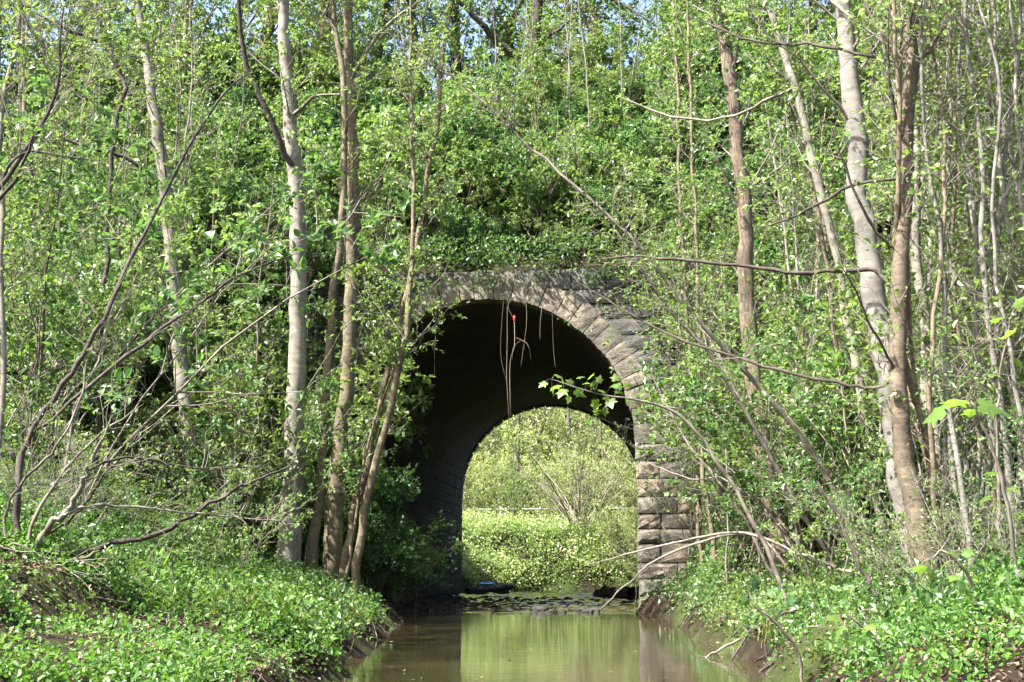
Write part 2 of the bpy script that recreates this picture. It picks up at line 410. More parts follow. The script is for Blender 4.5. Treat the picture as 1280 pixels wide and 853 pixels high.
def maple(pos, axes, size, rnd=rng, upn=0.8):
    """five lobed leaves -> verts, tris, tint"""
    n = len(pos)
    ax = nrm(axes + rnd.normal(size=(n, 3)) * 0.3 + np.array([0, 0, -0.25]))
    nm = rnd.normal(size=(n, 3)) * 0.4 + np.array([0, -0.35, upn])
    nm = nrm(nm - ax * np.sum(nm * ax, -1, keepdims=True)); sd = np.cross(ax, nm)
    s = (size * (0.7 + 0.5 * rnd.random(n)))[:, None]
    rows = [pos + ax * s * 0.35]
    for (u, v) in LOBES:
        rows.append(pos + (sd * u + ax * v - nm * (0.28 * u * u + 0.16 * max(v, 0) ** 2)) * s)
    V = np.stack(rows, 1); k = len(LOBES)
    f = np.array([[0, 1 + i, 1 + (i + 1) % k] for i in range(k)])
    Ft = (np.arange(n)[:, None, None] * (k + 1) + f[None]).reshape(-1, 3)
    return V.reshape(-1, 3), Ft, np.repeat(rnd.random(n), k)
def grid_mesh(xs, ys, zf):
    X, Y = np.meshgrid(xs, ys); Z = zf(X, Y)
    nx, ny = len(xs), len(ys)
    i = np.arange(ny - 1)[:, None] * nx + np.arange(nx - 1)[None, :]
    Fq = np.stack([i, i + 1, i + nx + 1, i + nx], -1).reshape(-1, 4)
    return np.stack([X, Y, Z], -1).reshape(-1, 3), Fq

# ------------------------------------------------------------------ setting: ground, embankment over the tunnel, stream
xs = np.concatenate([np.linspace(-600, -40, 24), np.linspace(-38, -14.5, 48), np.arange(-14, 9.01, 0.2), np.linspace(9.5, 34, 50), np.linspace(38, 600, 24)])
ys = np.concatenate([np.linspace(-400, -20, 20), np.linspace(-18, 4, 40), np.arange(4.2, 25.9, 0.2), [25.95, 26.2, 26.33, 26.5], np.arange(26.7, 43.8, 0.4), [43.9, 43.97, 44.3], np.arange(44.5, 64, 0.25), np.linspace(64.5, 120, 70), np.linspace(126, 900, 30)])
V, Fq = grid_mesh(xs, ys, ground)
tag(mesh_obj('ground', V, [Fq], M['ground'], smooth=True), kind='structure')
ye = np.concatenate([[YF + 0.1], np.arange(YF + 0.5, YB - 0.5, 0.3), [YB - 0.3]])
V, Fq = grid_mesh(np.linspace(XC - 4.4, XC + 4.4, 40), ye, lambda x, y: emb(y) + 1.5 * wob(x, y) + 0.03)
tag(mesh_obj('embankment', V, [Fq], M['ground'], smooth=True), kind='structure')

WV = np.random.default_rng(17)
WAVES = [(WV.uniform(2, 11) * WV.choice([-1, 1]), WV.uniform(5, 26), WV.uniform(0, 6.28), WV.uniform(0.4, 1.0)) for _ in range(22)]
def riffle(x, y):
    env = sst(24.7, 26.0, y) * sst(43.5, 38, y)
    m = 0.5 + 0.5 * np.sin(0.9 * x + 0.7 * y + 1.5 * np.sin(0.55 * y)) * np.sin(1.3 * x - 0.35 * y)
    w = sum(a * np.sin(kx * x + ky * y + ph) / (1 + 0.1 * ky) for kx, ky, ph, a in WAVES)
    return env * (0.25 + 0.75 * m) * 0.024 * w
yw = np.concatenate([np.linspace(-40, 5, 30), np.arange(5.5, 24.5, 0.5), np.arange(24.6, 43.5, 0.09), np.arange(43.6, 60, 0.5), np.linspace(60, 120, 40)])
u = np.linspace(0, 1, 81)
Yg = np.repeat(yw[:, None], len(u), 1)
XL = np.where((yw > YF - 0.3) & (yw < YB), XC - R0 - 0.02, edge_left(yw) - 0.35); XR = np.where((yw > YF - 0.3) & (yw < YB), XC + R0 + 0.02, edge_right(yw) + 0.35)
Xg = XL[:, None] + (XR - XL)[:, None] * u
Zg = water_z(Yg) + riffle(Xg, Yg)
nx = len(u); i = np.arange(len(yw) - 1)[:, None] * nx + np.arange(nx - 1)[None, :]
Fq = np.stack([i, i + 1, i + nx + 1, i + nx], -1).reshape(-1, 4)
tag(mesh_obj('stream', np.stack([Xg, Yg, Zg], -1).reshape(-1, 3), [Fq], M['water'], smooth=True), kind='structure')

# ------------------------------------------------------------------ the stone tunnel
tun = thing('stone_railway_tunnel', 'old stone arched tunnel carrying the embankment over the stream', 'tunnel', (XC, YF, 0))
O = np.array([XC, YF, 0.0])
def stone(name, fmap, mat, n=4, rough=0.035, depth=0.3, smooth=False):
    """rock-faced block: fmap(u,v,d) -> xyz, u,v in 0..1, d outwards"""
    V = []
    g = np.linspace(0, 1, n + 1)
    for b in g:
        for a in g:
            e = min(a, 1 - a, b, 1 - b)
            d = (0.0 if e < 1e-6 else rough * (0.5 + random.random() * 0.9))
            uu = a + (random.uniform(-0.06, 0.06) if 0 < a < 1 else random.uniform(-0.012, 0.03) * (1 if a == 0 else -1))
            vv = b + (random.uniform(-0.06, 0.06) if 0 < b < 1 else random.uniform(-0.005, 0.04) * (1 if b == 0 else -1))
            V.append(fmap(uu, vv, d))
    nf = n + 1
    Fq = [[r * nf + c, r * nf + c + 1, (r + 1) * nf + c + 1, (r + 1) * nf + c] for r in range(n) for c in range(n)]
    ring = [c for c in range(nf)] + [r * nf + n for r in range(1, nf)] + [n * nf + c for c in range(n - 1, -1, -1)] + [r * nf for r in range(n - 1, 0, -1)]
    k = len(V)
    for idx in ring:
        r, c = divmod(idx, nf)
        V.append(fmap(c / n * 0.98 + 0.01, r / n * 0.98 + 0.01, -depth))
    m = len(ring)
    Fq += [[ring[(q + 1) % m], ring[q], k + q, k + (q + 1) % m] for q in range(m)]
    return mesh_obj(name, V, [np.array(Fq)], mat, tun, O, smooth=smooth)
# voussoirs of the front ring
NV = 29
cuts = np.cumsum(np.concatenate([[0], np.random.default_rng(4).uniform(0.72, 1.28, NV)])); cuts = cuts / cuts[-1] * math.pi
for q in range(NV):
    a0, a1 = cuts[q] + 0.002, cuts[q + 1] - 0.002
    ro = R0 + 0.58 + random.uniform(-0.08, 0.1); ri = R0 + random.uniform(-0.015, 0.02); pr = random.uniform(0.01, 0.04)
    def fm(u, v, d, a0=a0, a1=a1, ro=ro, ri=ri, pr=pr):
        a = a0 + (a1 - a0) * (1 - u); r = ri + (ro - ri) * v
        return (XC + r * math.cos(a), YF - pr - d, ZS + r * math.sin(a))
    stone('voussoir', fm, M['stone_ring'], 4, 0.016, 0.45)
# courses of the face: jambs and spandrels
def face_block(x0, x1, z0, z1, mat, rough=0.05, pr=None):
    pr = random.uniform(-0.02, 0.03) if pr is None else pr
    def fm(u, v, d): return (x0 + (x1 - x0) * u, YF - pr - d, z0 + (z1 - z0) * v)
    stone('stone', fm, mat, 4, rough, 0.35)
z = -0.35
while z < 7.4:
    h = random.uniform(0.29, 0.42)
    if z < ZS < z + h + 0.15: h = ZS - z
    if z + h > 7.2: h = 7.5 - z
    z1 = z + h
    for sgn in (-1, 1):
        if z1 <= ZS + 1e-6: s = R0 + random.uniform(-0.03, 0.03)
        else:
            q = (R0 + 0.57) ** 2 - (z1 - ZS) ** 2
            s = math.sqrt(q) if q > 0 else 0.0
        end = 4.9 if z1 <= ZS else WH
        first = True
        while s < end:
            w = random.uniform(0.45, 0.95) if z1 <= ZS else random.uniform(0.6, 1.25)
            if first and z1 <= ZS: w = random.choice([0.5, 0.85])
            e = min(s + w, end)
            if end - e < 0.3: e = end
            x0, x1 = (XC + s + 0.008, XC + e - 0.008) if sgn > 0 else (XC - e + 0.008, XC - s - 0.008)
            face_block(x0, x1, z + 0.008, z1 - 0.008, M['stone_jamb'] if z1 <= ZS + 0.8 and s < 4.7 else M['stone_grey'], 0.036 if z1 <= ZS else 0.025)
            s = e; first = False
    z = z1
# mortar core behind the face stones, opening left free
def core(yc, sgn, name):
    V, Fq = [], []
    outer = [(-WH, -0.6), (-WH, ZS)] ; n = 40
    arch = [(-R0 - 0.06, -0.6), (-R0 - 0.06, ZS)] + [((R0 + 0.06) * -math.cos(math.pi * k / n), ZS + (R0 + 0.06) * math.sin(math.pi * k / n)) for k in range(1, n)] + [(R0 + 0.06, ZS), (R0 + 0.06, -0.6)]
    out = [(-WH, -0.6), (-WH, ZS)]
    for k in range(1, n):
        a = math.pi * k / n; c, s_ = -math.cos(a), math.sin(a)
        t = min(WH / max(abs(c), 1e-6), (7.5 - ZS) / max(s_, 1e-6)); out.append((c * t, ZS + s_ * t))
    out += [(WH, ZS), (WH, -0.6)]
    m = len(arch)
    for dy in (0.06, 0.5):
        for (x, zz) in arch: V.append((XC + x, yc + sgn * dy, zz))
        for (x, zz) in out: V.append((XC + x, yc + sgn * dy, zz))
    for k in range(m - 1):
        Fq.append([k, k + 1, m + k + 1, m + k])
        Fq.append([2 * m + k, 2 * m + m + k, 2 * m + m + k + 1, 2 * m + k + 1])
        Fq.append([k, 2 * m + k, 2 * m + k + 1, k + 1])
        Fq.append([m + k, m + k + 1, 3 * m + k + 1, 3 * m + k])
    return mesh_obj(name, V, [np.array(Fq)], M['mortar'], tun, O)
core(YF, 1, 'front_wall_core'); core(YB, -1, 'back_wall_core')
# vault lining
n = 48; prof = [(-R0 - 0.05, -0.6)] + [(-(R0 + 0.05) * math.cos(math.pi * k / n), ZS + (R0 + 0.05) * math.sin(math.pi * k / n)) for k in range(n + 1)] + [(R0 + 0.05, -0.6)]
prof2 = [(x * 1.09, (z if z < ZS else ZS + (z - ZS) * 1.09)) for (x, z) in prof]
V, Fq = [], []; m = len(prof)
for yy in (YF + 0.1, YB - 0.1):
    V += [(XC + x, yy, zz) for x, zz in prof] + [(XC + x, yy, zz) for x, zz in prof2]
for k in range(m - 1):
    Fq += [[k, 2 * m + k, 2 * m + k + 1, k + 1], [m + k, m + k + 1, 3 * m + k + 1, 3 * m + k], [k, k + 1, m + k + 1, m + k], [2 * m + k, 3 * m + k, 3 * m + k + 1, 2 * m + k + 1]]
mesh_obj('vault', V, [np.array(Fq)], M['stone_vault'], tun, O)
# stones of the inner left wall, the side the opening shows
cnt = 0
rest_V, rest_F, ro_ = [], [], 0
z = -0.2
rows = []
while z < ZS + 1.2:
    h = random.uniform(0.30, 0.38); rows.append((z, z + h)); z += h
for (z0, z1) in rows:
    y = YF + 0.55 + random.uniform(0, 0.5)
    while y < YB - 0.2:
        w = random.uniform(0.6, 1.1); y1 = min(y + w, YB - 0.1)
        def fm(u, v, d, y=y, y1=y1, z0=z0, z1=z1):
            zz = z0 + 0.008 + (z1 - z0 - 0.016) * v; yy = y + 0.008 + (y1 - y - 0.016) * u
            if zz < ZS: x = XC - R0 + d
            else:
                r = R0 - d; a = min((zz - ZS) / R0, 1.2); x = XC - r * math.cos(a); zz = ZS + r * math.sin(a)
            return (x, yy, zz)
        stone('wall_stone', fm, M['stone_vault'], 2, 0.03, 0.04)
        y = y1
# ring of the far mouth, seen edge on from inside
for q in range(25):
    a0, a1 = math.pi * q / 25 + 0.006, math.pi * (q + 1) / 25 - 0.006
    def fm(u, v, d, a0=a0, a1=a1):
        a = a0 + (a1 - a0) * u; r = R0 - 0.01 + 0.6 * v
        return (XC + r * math.cos(a), YB + 0.03 + d, ZS + r * math.sin(a))
    stone('far_voussoir', fm, M['stone_jamb'], 2, 0.04, 0.4)

# ------------------------------------------------------------------ trees and shrubs
def px_path(pts, Ys):
    pts = np.asarray(pts, float); n = len(pts)
    cum = np.concatenate([[0], np.cumsum(np.hypot(*np.diff(pts[:, :2], axis=0).T))]); t = cum / cum[-1]
    Y = np.interp(t, np.linspace(0, 1, len(Ys)), Ys)
    P = np.array([at(p[0], p[1], y) for p, y in zip(pts, Y)])
    R = np.array([metres(p[2], q) / 2 for p, q in zip(pts, P)])
    return P, R
def stem_mesh(P, R, K, S, flare=True, knots=0.06, rnd=rng):
    Q = spline(P, K); r = np.interp(np.linspace(0, len(R) - 1, K), np.arange(len(R)), R)
    r = r * (1 + knots * rnd.normal(size=K) * 0.5)
    if R[-1] < 0.012: r[-2] *= 0.75; r[-1] *= 0.35
    if flare: r[0] *= 1.45; r[1] *= 1.15
    kk = rnd.normal(size=(K, 3)) * np.minimum(r, 0.03)[:, None] * 0.55; kk[0] = 0; kk[-1] = 0
    Q = Q + kk + np.cumsum(rnd.normal(size=(K, 3)), 0) * np.minimum(r, 0.02)[:, None] * 0.12
    Vt, Ft = tubes(Q[None], r[None], S)
    Vt = Vt.reshape(K, S, 3); c = Q[:, None, :]
    w = 1 + 0.05 * rnd.normal(size=(1, S, 1)) + 0.03 * rnd.normal(size=(K, S, 1))
    Vt = c + (Vt - c) * w
    return Vt.reshape(-1, 3), Ft, Q, r
def tree(name, label, path, Ys, bark, top=4.0, branches=(), nb=14, t0=0.3, blen=(0.7, 1.8), tw=10, lv=8, dens=1.8, leaf='leaf_fresh', lsize=0.075,
         group=None, cat='tree', oval=True, spread=0.85, up=0.35, twig='twig', S=12, seed=None, ground_base=True, thin_top=True, crown=True, tlen=(0.25, 0.7)):
    rnd = np.random.default_rng(seed if seed is not None else sum(ord(c) * (i + 7) for i, c in enumerate(label)) % 99991)
    nb = int(nb * dens); lv = int(round(lv * 1.3))
    P, R = px_path(path, Ys)
    if ground_base:
        b = P[0].copy(); g = gz(b[0], b[1])
        if b[2] > g + 0.05:
            d = P[0] - P[1]; d = d / max(abs(d[2]), 1e-3); s = b[2] - g + 0.12
            nb_ = b + np.array([np.clip(d[0], -0.5, 0.5) * s * 0.5, 0, -s])
            P = np.vstack([nb_, P]); R = np.concatenate([[R[0] * 1.08], R])
        else:
            P[0, 2] = min(P[0, 2], g - 0.06)
    nvis = len(P)
    if top > 0:
        d = nrm(P[-1] - P[-2]); d = nrm(d + np.array([0, 0, 0.3]))
        P = np.vstack([P, P[-1] + d * top * 0.5, P[-1] + d * top + rnd.normal(size=3) * 0.2]); R = np.concatenate([R, [R[-1] * 0.65, 0.008]])
    base = P[0]
    root = thing(name, label, cat, tuple(base), group)
    K = max(14, int(np.linalg.norm(np.diff(P, axis=0), axis=1).sum() * 3.2))
    Vt, Ft, Q, r = stem_mesh(P, R, min(K, 60), S, flare=R[0] > 0.06, rnd=rnd)
    mesh_obj('trunk', Vt, [Ft], M[bark], root, base, smooth=True)
    limbs = []
    for bp in branches:
        mt = M[bp[2]] if len(bp) > 2 else M[bark]
        BP, BR = px_path(bp[0], bp[1])
        # butt the limb into its stem
        BP[0] = Q[np.argmin(np.linalg.norm(Q - BP[0], axis=1))] if np.min(np.linalg.norm(Q - BP[0], axis=1)) < 0.8 else BP[0]
        k = max(8, len(BP) * 3)
        vb, fb, q2, r2 = stem_mesh(BP, BR, k, 7, flare=False, rnd=rnd)
        mesh_obj('branch', vb, [fb], mt, root, base, smooth=True)
        limbs.append(spline(BP, 8))
    if not crown: return root, Q
    B1 = np.zeros((0, 6, 3)); Rb = np.zeros((0, 6))
    if nb:
        rb = max(0.006, min(0.022, R[0] * 0.16))
        B1, Rb = shoots(Q[None], nb, t0, 0.98, blen[0], blen[1], spread, up, 0.18, 6, rb, 0.003, rnd=rnd, jit=0.1)
    src = [resamp6(x) for x in limbs]
    allb = np.concatenate([B1] + [x[None] for x in src]) if src else B1
    T1, Rt = shoots(allb, tw, 0.15, 1.0, tlen[0], tlen[1], 0.85, 0.15, 0.05, 4, 0.0045, 0.0014, rnd=rnd)
    va, fa = tubes(B1, Rb, 5) if len(B1) else (np.zeros((0, 3)), np.zeros((0, 4), int))
    vb, fb = tubes(T1, Rt, 3)
    Vt, Ft, _ = join([(va, fa), (vb, fb)])
    tag(mesh_obj('twigs', Vt, [Ft], M[twig], root, base, smooth=True), kind='stuff')
    if lv:
        Lv, Lf, Lt = leaves(T1, lv, lsize, oval=oval, rnd=rnd)
        tag(mesh_obj('crown', Lv, [Lf], M[leaf], root, base, tint=Lt), kind='stuff')
    return root, Q
def resamp6(P): return spline(P, 6)

def shrub(name, label, loc, n, H, lean, tw, lv, leaf, lsize, group=None, cat='shrub', oval=True, seed=1, twig='twig', r0=0.014, spread_base=0.15, tl=(0.3, 0.9), face=None, side=5, bare=False):
    rnd = np.random.default_rng(seed)
    loc = np.array([loc[0], loc[1], gz(loc[0], loc[1]) - 0.04 if len(loc) < 3 else loc[2]])
    root = thing(name, label, cat, tuple(loc), group)
    a = rnd.random(n) * 2 * math.pi
    d = np.stack([np.cos(a) * lean, np.sin(a) * lean, np.ones(n)], -1) * (0.6 + 0.5 * rnd.random((n, 1)))
    d[:, :2] *= rnd.random((n, 1)) * 1.3
    if face is not None: d[:, :2] += np.array(face)
    d = nrm(d)
    p0 = loc + np.concatenate([rnd.normal(size=(n, 2)) * spread_base, np.zeros((n, 1))], 1)
    L = H * (0.6 + 0.5 * rnd.random(n)); s = np.linspace(0, 1, 8)
    P = p0[:, None, :] + d[:, None, :] * (L[:, None] * s)[..., None]
    bend = np.concatenate([d[:, :2] * 0.35, -0.1 * np.ones((n, 1))], 1) + rnd.normal(size=(n, 3)) * 0.08
    P += bend[:, None, :] * (L[:, None] * s ** 2)[..., None]
    P[:, 1:] += rnd.normal(size=(n, 7, 3)) * 0.02 * H / 3
    R = (r0 * (0.6 + 0.6 * rnd.random((n, 1)))) * (1 - 0.82 * s)[None]
    va, fa = tubes(P, R, 6)
    mesh_obj('stems', va, [fa], M[twig], root, loc, smooth=True)
    B, Rb = shoots(P, side, 0.25, 1.0, tl[0], tl[1], 0.8, 0.3, 0.1, 5, 0.0075, 0.0025, rnd=rnd)
    T, Rt = shoots(B, tw, 0.2, 1.0, 0.15, 0.45, 0.85, 0.2, 0.0, 4, 0.0035, 0.0012, rnd=rnd)
    vb, fb = tubes(B, Rb, 4); vc, fc = tubes(T, Rt, 3)
    Vt, Ft, _ = join([(vb, fb), (vc, fc)])
    tag(mesh_obj('twigs', Vt, [Ft], M[twig], root, loc, smooth=True), kind='stuff')
    if lv:
        Lv, Lf, Lt = leaves(T, lv, lsize, oval=oval, rnd=rnd)
        tag(mesh_obj('foliage', Lv, [Lf], M[leaf], root, loc, tint=Lt), kind='stuff')
    return root

# --- left bank trees
tree('alder_tree', 'grey straight alder with split mossy foot on the left bank', [(356, 748, 40), (361, 690, 31), (368, 560, 25), (372, 400, 21), (372, 300, 20), (366, 200, 18), (357, 100, 16), (352, 0, 14)], [20], 'bark_grey', 5,
     branches=[([(366, 218, 8), (348, 170, 8), (325, 120, 7), (306, 70, 6), (299, 0, 5)], [19.9, 19.0], 'bark_dark'), ([(357, 140, 5), (395, 120, 4), (425, 118, 2)], [20, 19.5], 'bark_grey')], nb=10, t0=0.5, lv=6)
tree('alder_tree', 'slender grey alder leaning left, rooted up the left slope', [(236, 540, 20), (228, 470, 18), (222, 400, 17), (212, 300, 16), (204, 215, 16), (190, 130, 13), (180, 60, 10), (172, 0, 9)], [21.0], 'bark_grey', 4,
     branches=[([(196, 88, 6), (150, 62, 6), (105, 45, 5), (60, 25, 4), (30, 8, 3)], [21.0, 20.0], 'bark_dark'), ([(201, 232, 5), (170, 205, 5), (135, 190, 5), (90, 178, 4), (50, 158, 3)], [21.0, 19.8], 'bark_dark')], nb=9, t0=0.4, lv=6)
tree('alder_tree', 'thickest ochre trunk of the clump beside the left shore', [(411, 745, 28), (418, 660, 24), (425, 570, 20), (436, 450, 17), (440, 350, 16), (442, 230, 15), (438, 100, 13), (436, 0, 11)], [21], 'bark_ochre', 5, nb=16, t0=0.5,
     branches=[([(441, 95, 5), (470, 50, 5), (500, 20, 4), (530, 0, 3)], [21, 20.2], 'bark_grey')], lv=6)
tree('alder_sapling', 'sinuous thin trunk left of the thickest one in the clump', [(384, 742, 19), (397, 650, 13), (405, 560, 10), (408, 470, 10), (413, 390, 9), (424, 300, 9), (430, 180, 8), (424, 80, 7), (414, 0, 6)], [20.4], 'bark_ochre', 3, nb=12, t0=0.5, lv=5)
tree('alder_sapling', 'leaning slim stem crossing the left side of the arch', [(424, 745, 12), (441, 650, 10), (461, 570, 9), (480, 480, 8), (504, 385, 7), (522, 300, 7), (536, 220, 6), (549, 130, 6), (560, 0, 5)], [20], 'bark_ochre', 2.5, nb=14, t0=0.4, lv=7, blen=(0.5, 1.3))
tree('alder_sapling', 'rightmost slim stem of the clump, standing nearest the water', [(440, 758, 12), (450, 680, 11), (462, 600, 10), (488, 500, 9), (504, 420, 8), (512, 330, 6), (515, 230, 5), (512, 100, 4), (511, 0, 3)], [19.6], 'bark_ochre', 1.5, nb=14, t0=0.35, lv=7, blen=(0.5, 1.2))
tree('thin_sapling', 'wiry brown shoot between the slim stems of the clump', [(428, 748, 5), (438, 690, 5), (447, 640, 4), (452, 590, 4), (470, 520, 3), (500, 440, 2)], [19.8], 'bark_ochre', 0, nb=8, t0=0.5, lv=6, blen=(0.3, 0.7), S=6)
tree('thin_tree', 'dark crooked thin trunk left of the leaning grey alder', [(128, 420, 6), (134, 290, 6), (140, 220, 6), (148, 150, 6), (158, 115, 6), (146, 80, 6), (134, 45, 5), (118, 0, 5)], [16], 'bark_dark', 2, nb=12, t0=0.4, lv=8, S=8)
tree('thin_tree', 'pale thin trunk standing among leaves near the left edge', [(62, 470, 9), (60, 400, 9), (58, 330, 8), (50, 270, 8), (38, 215, 7), (30, 120, 6), (28, 0, 5)], [21], 'bark_ochre', 3, nb=16, t0=0.2, lv=9, S=8)
# sprawling shrub on the near left bank, stems traced one by one
def bank_shrub():
    base = at(30, 705, 9.0); base[2] = min(base[2], gz(base[0], base[1]) + 0.02)
    root = thing('leaning_bank_shrub', 'sprawling shrub with long bare stems arching from the near left bank', 'shrub', tuple(base))
    stems = [([(22, 704, 9), (20, 640, 8), (34, 556, 7), (66, 500, 7), (98, 452, 7), (135, 385, 6), (183, 287, 5), (235, 190, 4), (280, 118, 3), (314, 90, 2)], [9, 9.4, 10.5], 'bark_dark'),
             ([(18, 700, 7), (30, 560, 6), (67, 522, 5), (168, 438, 5), (235, 391, 4), (303, 344, 3), (372, 317, 2)], [9, 9.6, 11], 'bark_dark'),
             ([(20, 702, 10), (45, 682, 10), (67, 660, 9), (91, 630, 8), (106, 600, 6), (118, 573, 5), (140, 520, 3)], [9, 8.8], 'bark_grey'),
             ([(40, 700, 9), (70, 695, 8), (135, 684, 7), (188, 670, 6), (246, 640, 5), (289, 613, 4), (330, 594, 3), (372, 580, 2)], [9, 9.8], 'bark_dark'),
             ([(80, 645, 4), (105, 634, 4), (161, 633, 3), (242, 640, 3), (300, 647, 2), (353, 652, 2)], [8.9, 9.8], 'bark_grey'),
             ([(112, 588, 4), (135, 576, 4), (168, 573, 3), (220, 582, 3), (269, 587, 2), (330, 583, 2)], [8.9, 9.8], 'bark_dark'),
             ([(16, 704, 6), (55, 706, 5), (101, 700, 5), (125, 689, 3)], [8.8, 9.0], 'bark_grey'),
             ([(30, 700, 5), (48, 640, 5), (80, 590, 4), (120, 548, 3), (180, 505, 2)], [9, 9.4], 'twig'),
             ([(10, 700, 5), (6, 640, 4), (30, 600, 4), (70, 560, 3), (100, 500, 3), (108, 450, 2)], [8.8, 9], 'twig'),
             ([(60, 668, 4), (100, 640, 4), (125, 600, 3), (160, 560, 2), (178, 530, 2)], [9, 9.3], 'bark_dark')]
    al = []
    for pts, Ys, mt in stems:
        P, R = px_path(pts, Ys)
        v, f, Q, r = stem_mesh(P, R, len(P) * 4, 7, flare=False)
        mesh_obj('stem', v, [f], M[mt], root, base, smooth=True); al.append(spline(P, 8))
    B, Rb = shoots(np.array(al), 9, 0.2, 1, 0.25, 0.8, 0.75, 0.25, 0.1, 5, 0.005, 0.0015)
    T, Rt = shoots(B, 3, 0.2, 1, 0.1, 0.35, 0.8, 0.2, 0, 4, 0.003, 0.001)
    v, f, _ = join([tubes(B, Rb, 4), tubes(T, Rt, 3)])
    tag(mesh_obj('twigs', v, [f], M['twig'], root, base, smooth=True), kind='stuff')
    Lv, Lf, Lt = leaves(T, 3, 0.038)
    tag(mesh_obj('foliage', Lv, [Lf], M['leaf_fresh'], root, base, tint=Lt), kind='stuff')
bank_shrub()
tree('thin_tree', 'dark bare branching stems reaching in at the left edge', [(-60, 640, 10), (-50, 400, 8), (-12, 252, 6), (20, 205, 6), (54, 155, 5), (72, 105, 4), (76, 60, 3)], [9.5, 9.5], 'bark_dark', 0.8, nb=12, t0=0.35, lv=4, lsize=0.05, S=7,
     branches=[([(-5, 240, 5), (12, 205, 4), (40, 190, 3), (85, 196, 2), (110, 200, 2)], [9.5, 9.5]), ([(-30, 300, 6), (-4, 258, 5), (30, 205, 4), (42, 168, 3)], [9.5, 9.3])])
tree('thin_tree', 'thin pale upright stem rising along the far left edge', [(0, 480, 8), (2, 330, 7), (3, 150, 7), (22, 60, 6), (27, 0, 5)], [12], 'bark_grey', 1.5, nb=14, t0=0.2, lv=6, S=7)

# --- tree on the embankment
tree('dark_tree', 'dark ivy-clad tree with forked limb above the arch', [(668, 250, 17), (665, 200, 15), (661, 150, 15), (667, 80, 15), (672, 0, 13)], [32.5], 'bark_dark', 5,
     branches=[([(665, 84, 9), (645, 70, 8), (625, 55, 8), (605, 33, 7), (588, 15, 7), (572, 0, 6)], [32.5, 31.5]), ([(670, 55, 5), (695, 40, 4), (720, 20, 3)], [32.5, 32])], nb=16, t0=0.5, lv=6, leaf='leaf_mid', lsize=0.07, oval=False)

# --- right bank trees
R2B = 'bark_dark'  # dark bark carries the shade on the undersides of the brown tree's limbs
tree('tall_tree', 'stout pale smooth-barked tree, thickest trunk on the right bank', [(1163, 770, 46), (1152, 720, 40), (1138, 650, 36), (1122, 560, 34), (1106, 460, 32), (1092, 380, 30), (1082, 290, 29), (1072, 190, 27), (1062, 100, 24), (1052, 0, 20)], [12], 'bark_pale', 5,
     branches=[([(1074, 215, 5), (1110, 180, 4), (1160, 150, 3), (1200, 110, 2)], [12, 12.5], 'bark_grey')], nb=6, t0=0.62, lv=6, S=18, blen=(0.7, 1.6))
tree('brown_tree', 'warm brown trunk crossing in front of the stout pale tree', [(1176, 810, 36), (1160, 730, 32), (1147, 660, 29), (1132, 570, 24), (1123, 480, 22), (1126, 380, 20), (1130, 250, 19), (1132, 150, 18), (1139, 60, 18), (1145, 0, 17)], [11], 'bark_brown', 4,
     branches=[([(1124, 342, 6), (1090, 338, 6), (1050, 339, 6), (1000, 341, 5), (950, 336, 5), (900, 331, 4), (850, 326, 4), (790, 322, 3), (735, 326, 2)], [11, 12.2], R2B),
               ([(1122, 486, 4), (1090, 485, 4), (1052, 480, 4), (974, 463, 4), (917, 445, 3), (850, 425, 3), (780, 388, 2), (720, 352, 2)], [11, 12.4], R2B),
               ([(1128, 332, 5), (1105, 300, 4), (1085, 275, 4), (1060, 220, 3), (1040, 160, 2)], [11, 10.6], R2B),
               ([(1132, 480, 4), (1108, 440, 3), (1085, 400, 3), (1068, 360, 2), (1050, 330, 2)], [11, 10.5], R2B),
               ([(1134, 75, 5), (1108, 55, 5), (1082, 37, 4), (1038, 0, 4)], [11, 11.2], 'bark_grey'),
               ([(1133, 95, 4), (1080, 70, 4), (1011, 57, 4), (961, 55, 3), (917, 44, 3), (860, 20, 2)], [11, 12], R2B),
               ([(1134, 185, 4), (1118, 140, 4), (1110, 80, 3), (1112, 0, 2)], [11, 10.6], R2B),
               ([(1138, 95, 5), (1165, 60, 4), (1190, 20, 3)], [11, 10.8], 'bark_brown'),
               ([(1130, 240, 4), (1060, 236, 4), (990, 272, 3), (950, 285, 2)], [11, 11.8], R2B)], nb=6, t0=0.62, lv=4, S=16, tw=7, lsize=0.06)
tree('grey_tree', 'slim grey trunk immediately right of the warm brown trunk', [(1222, 745, 18), (1206, 690, 16), (1190, 630, 15), (1172, 560, 14), (1160, 470, 14), (1153, 370, 13), (1147, 280, 12), (1146, 180, 11), (1152, 60, 10), (1156, 0, 9)], [13], 'bark_grey', 3.5, nb=14, t0=0.45, lv=6)
tree('grey_tree', 'pale slim trunk leaning left of the stout pale tree', [(1118, 735, 13), (1105, 660, 12), (1086, 560, 11), (1066, 440, 11), (1052, 350, 10), (1032, 265, 10), (1011, 175, 10), (990, 95, 9), (966, 20, 8), (955, 0, 7)], [15], 'bark_grey', 3.5, nb=14, t0=0.4, lv=6,
     branches=[([(997, 122, 4), (960, 125, 4), (920, 145, 3), (850, 150, 3), (770, 120, 2)], [15, 16], 'bark_grey')])
tree('fissured_tree', 'brown fissured trunk leaning left over the right shore', [(990, 752, 34), (980, 700, 29), (968, 640, 26), (955, 570, 24), (942, 480, 22), (931, 360, 20), (929, 260, 19), (917, 140, 17), (906, 60, 16), (898, 0, 15)], [18], 'bark_rough', 5, nb=16, t0=0.5, lv=7, leaf='leaf_mid', S=16)
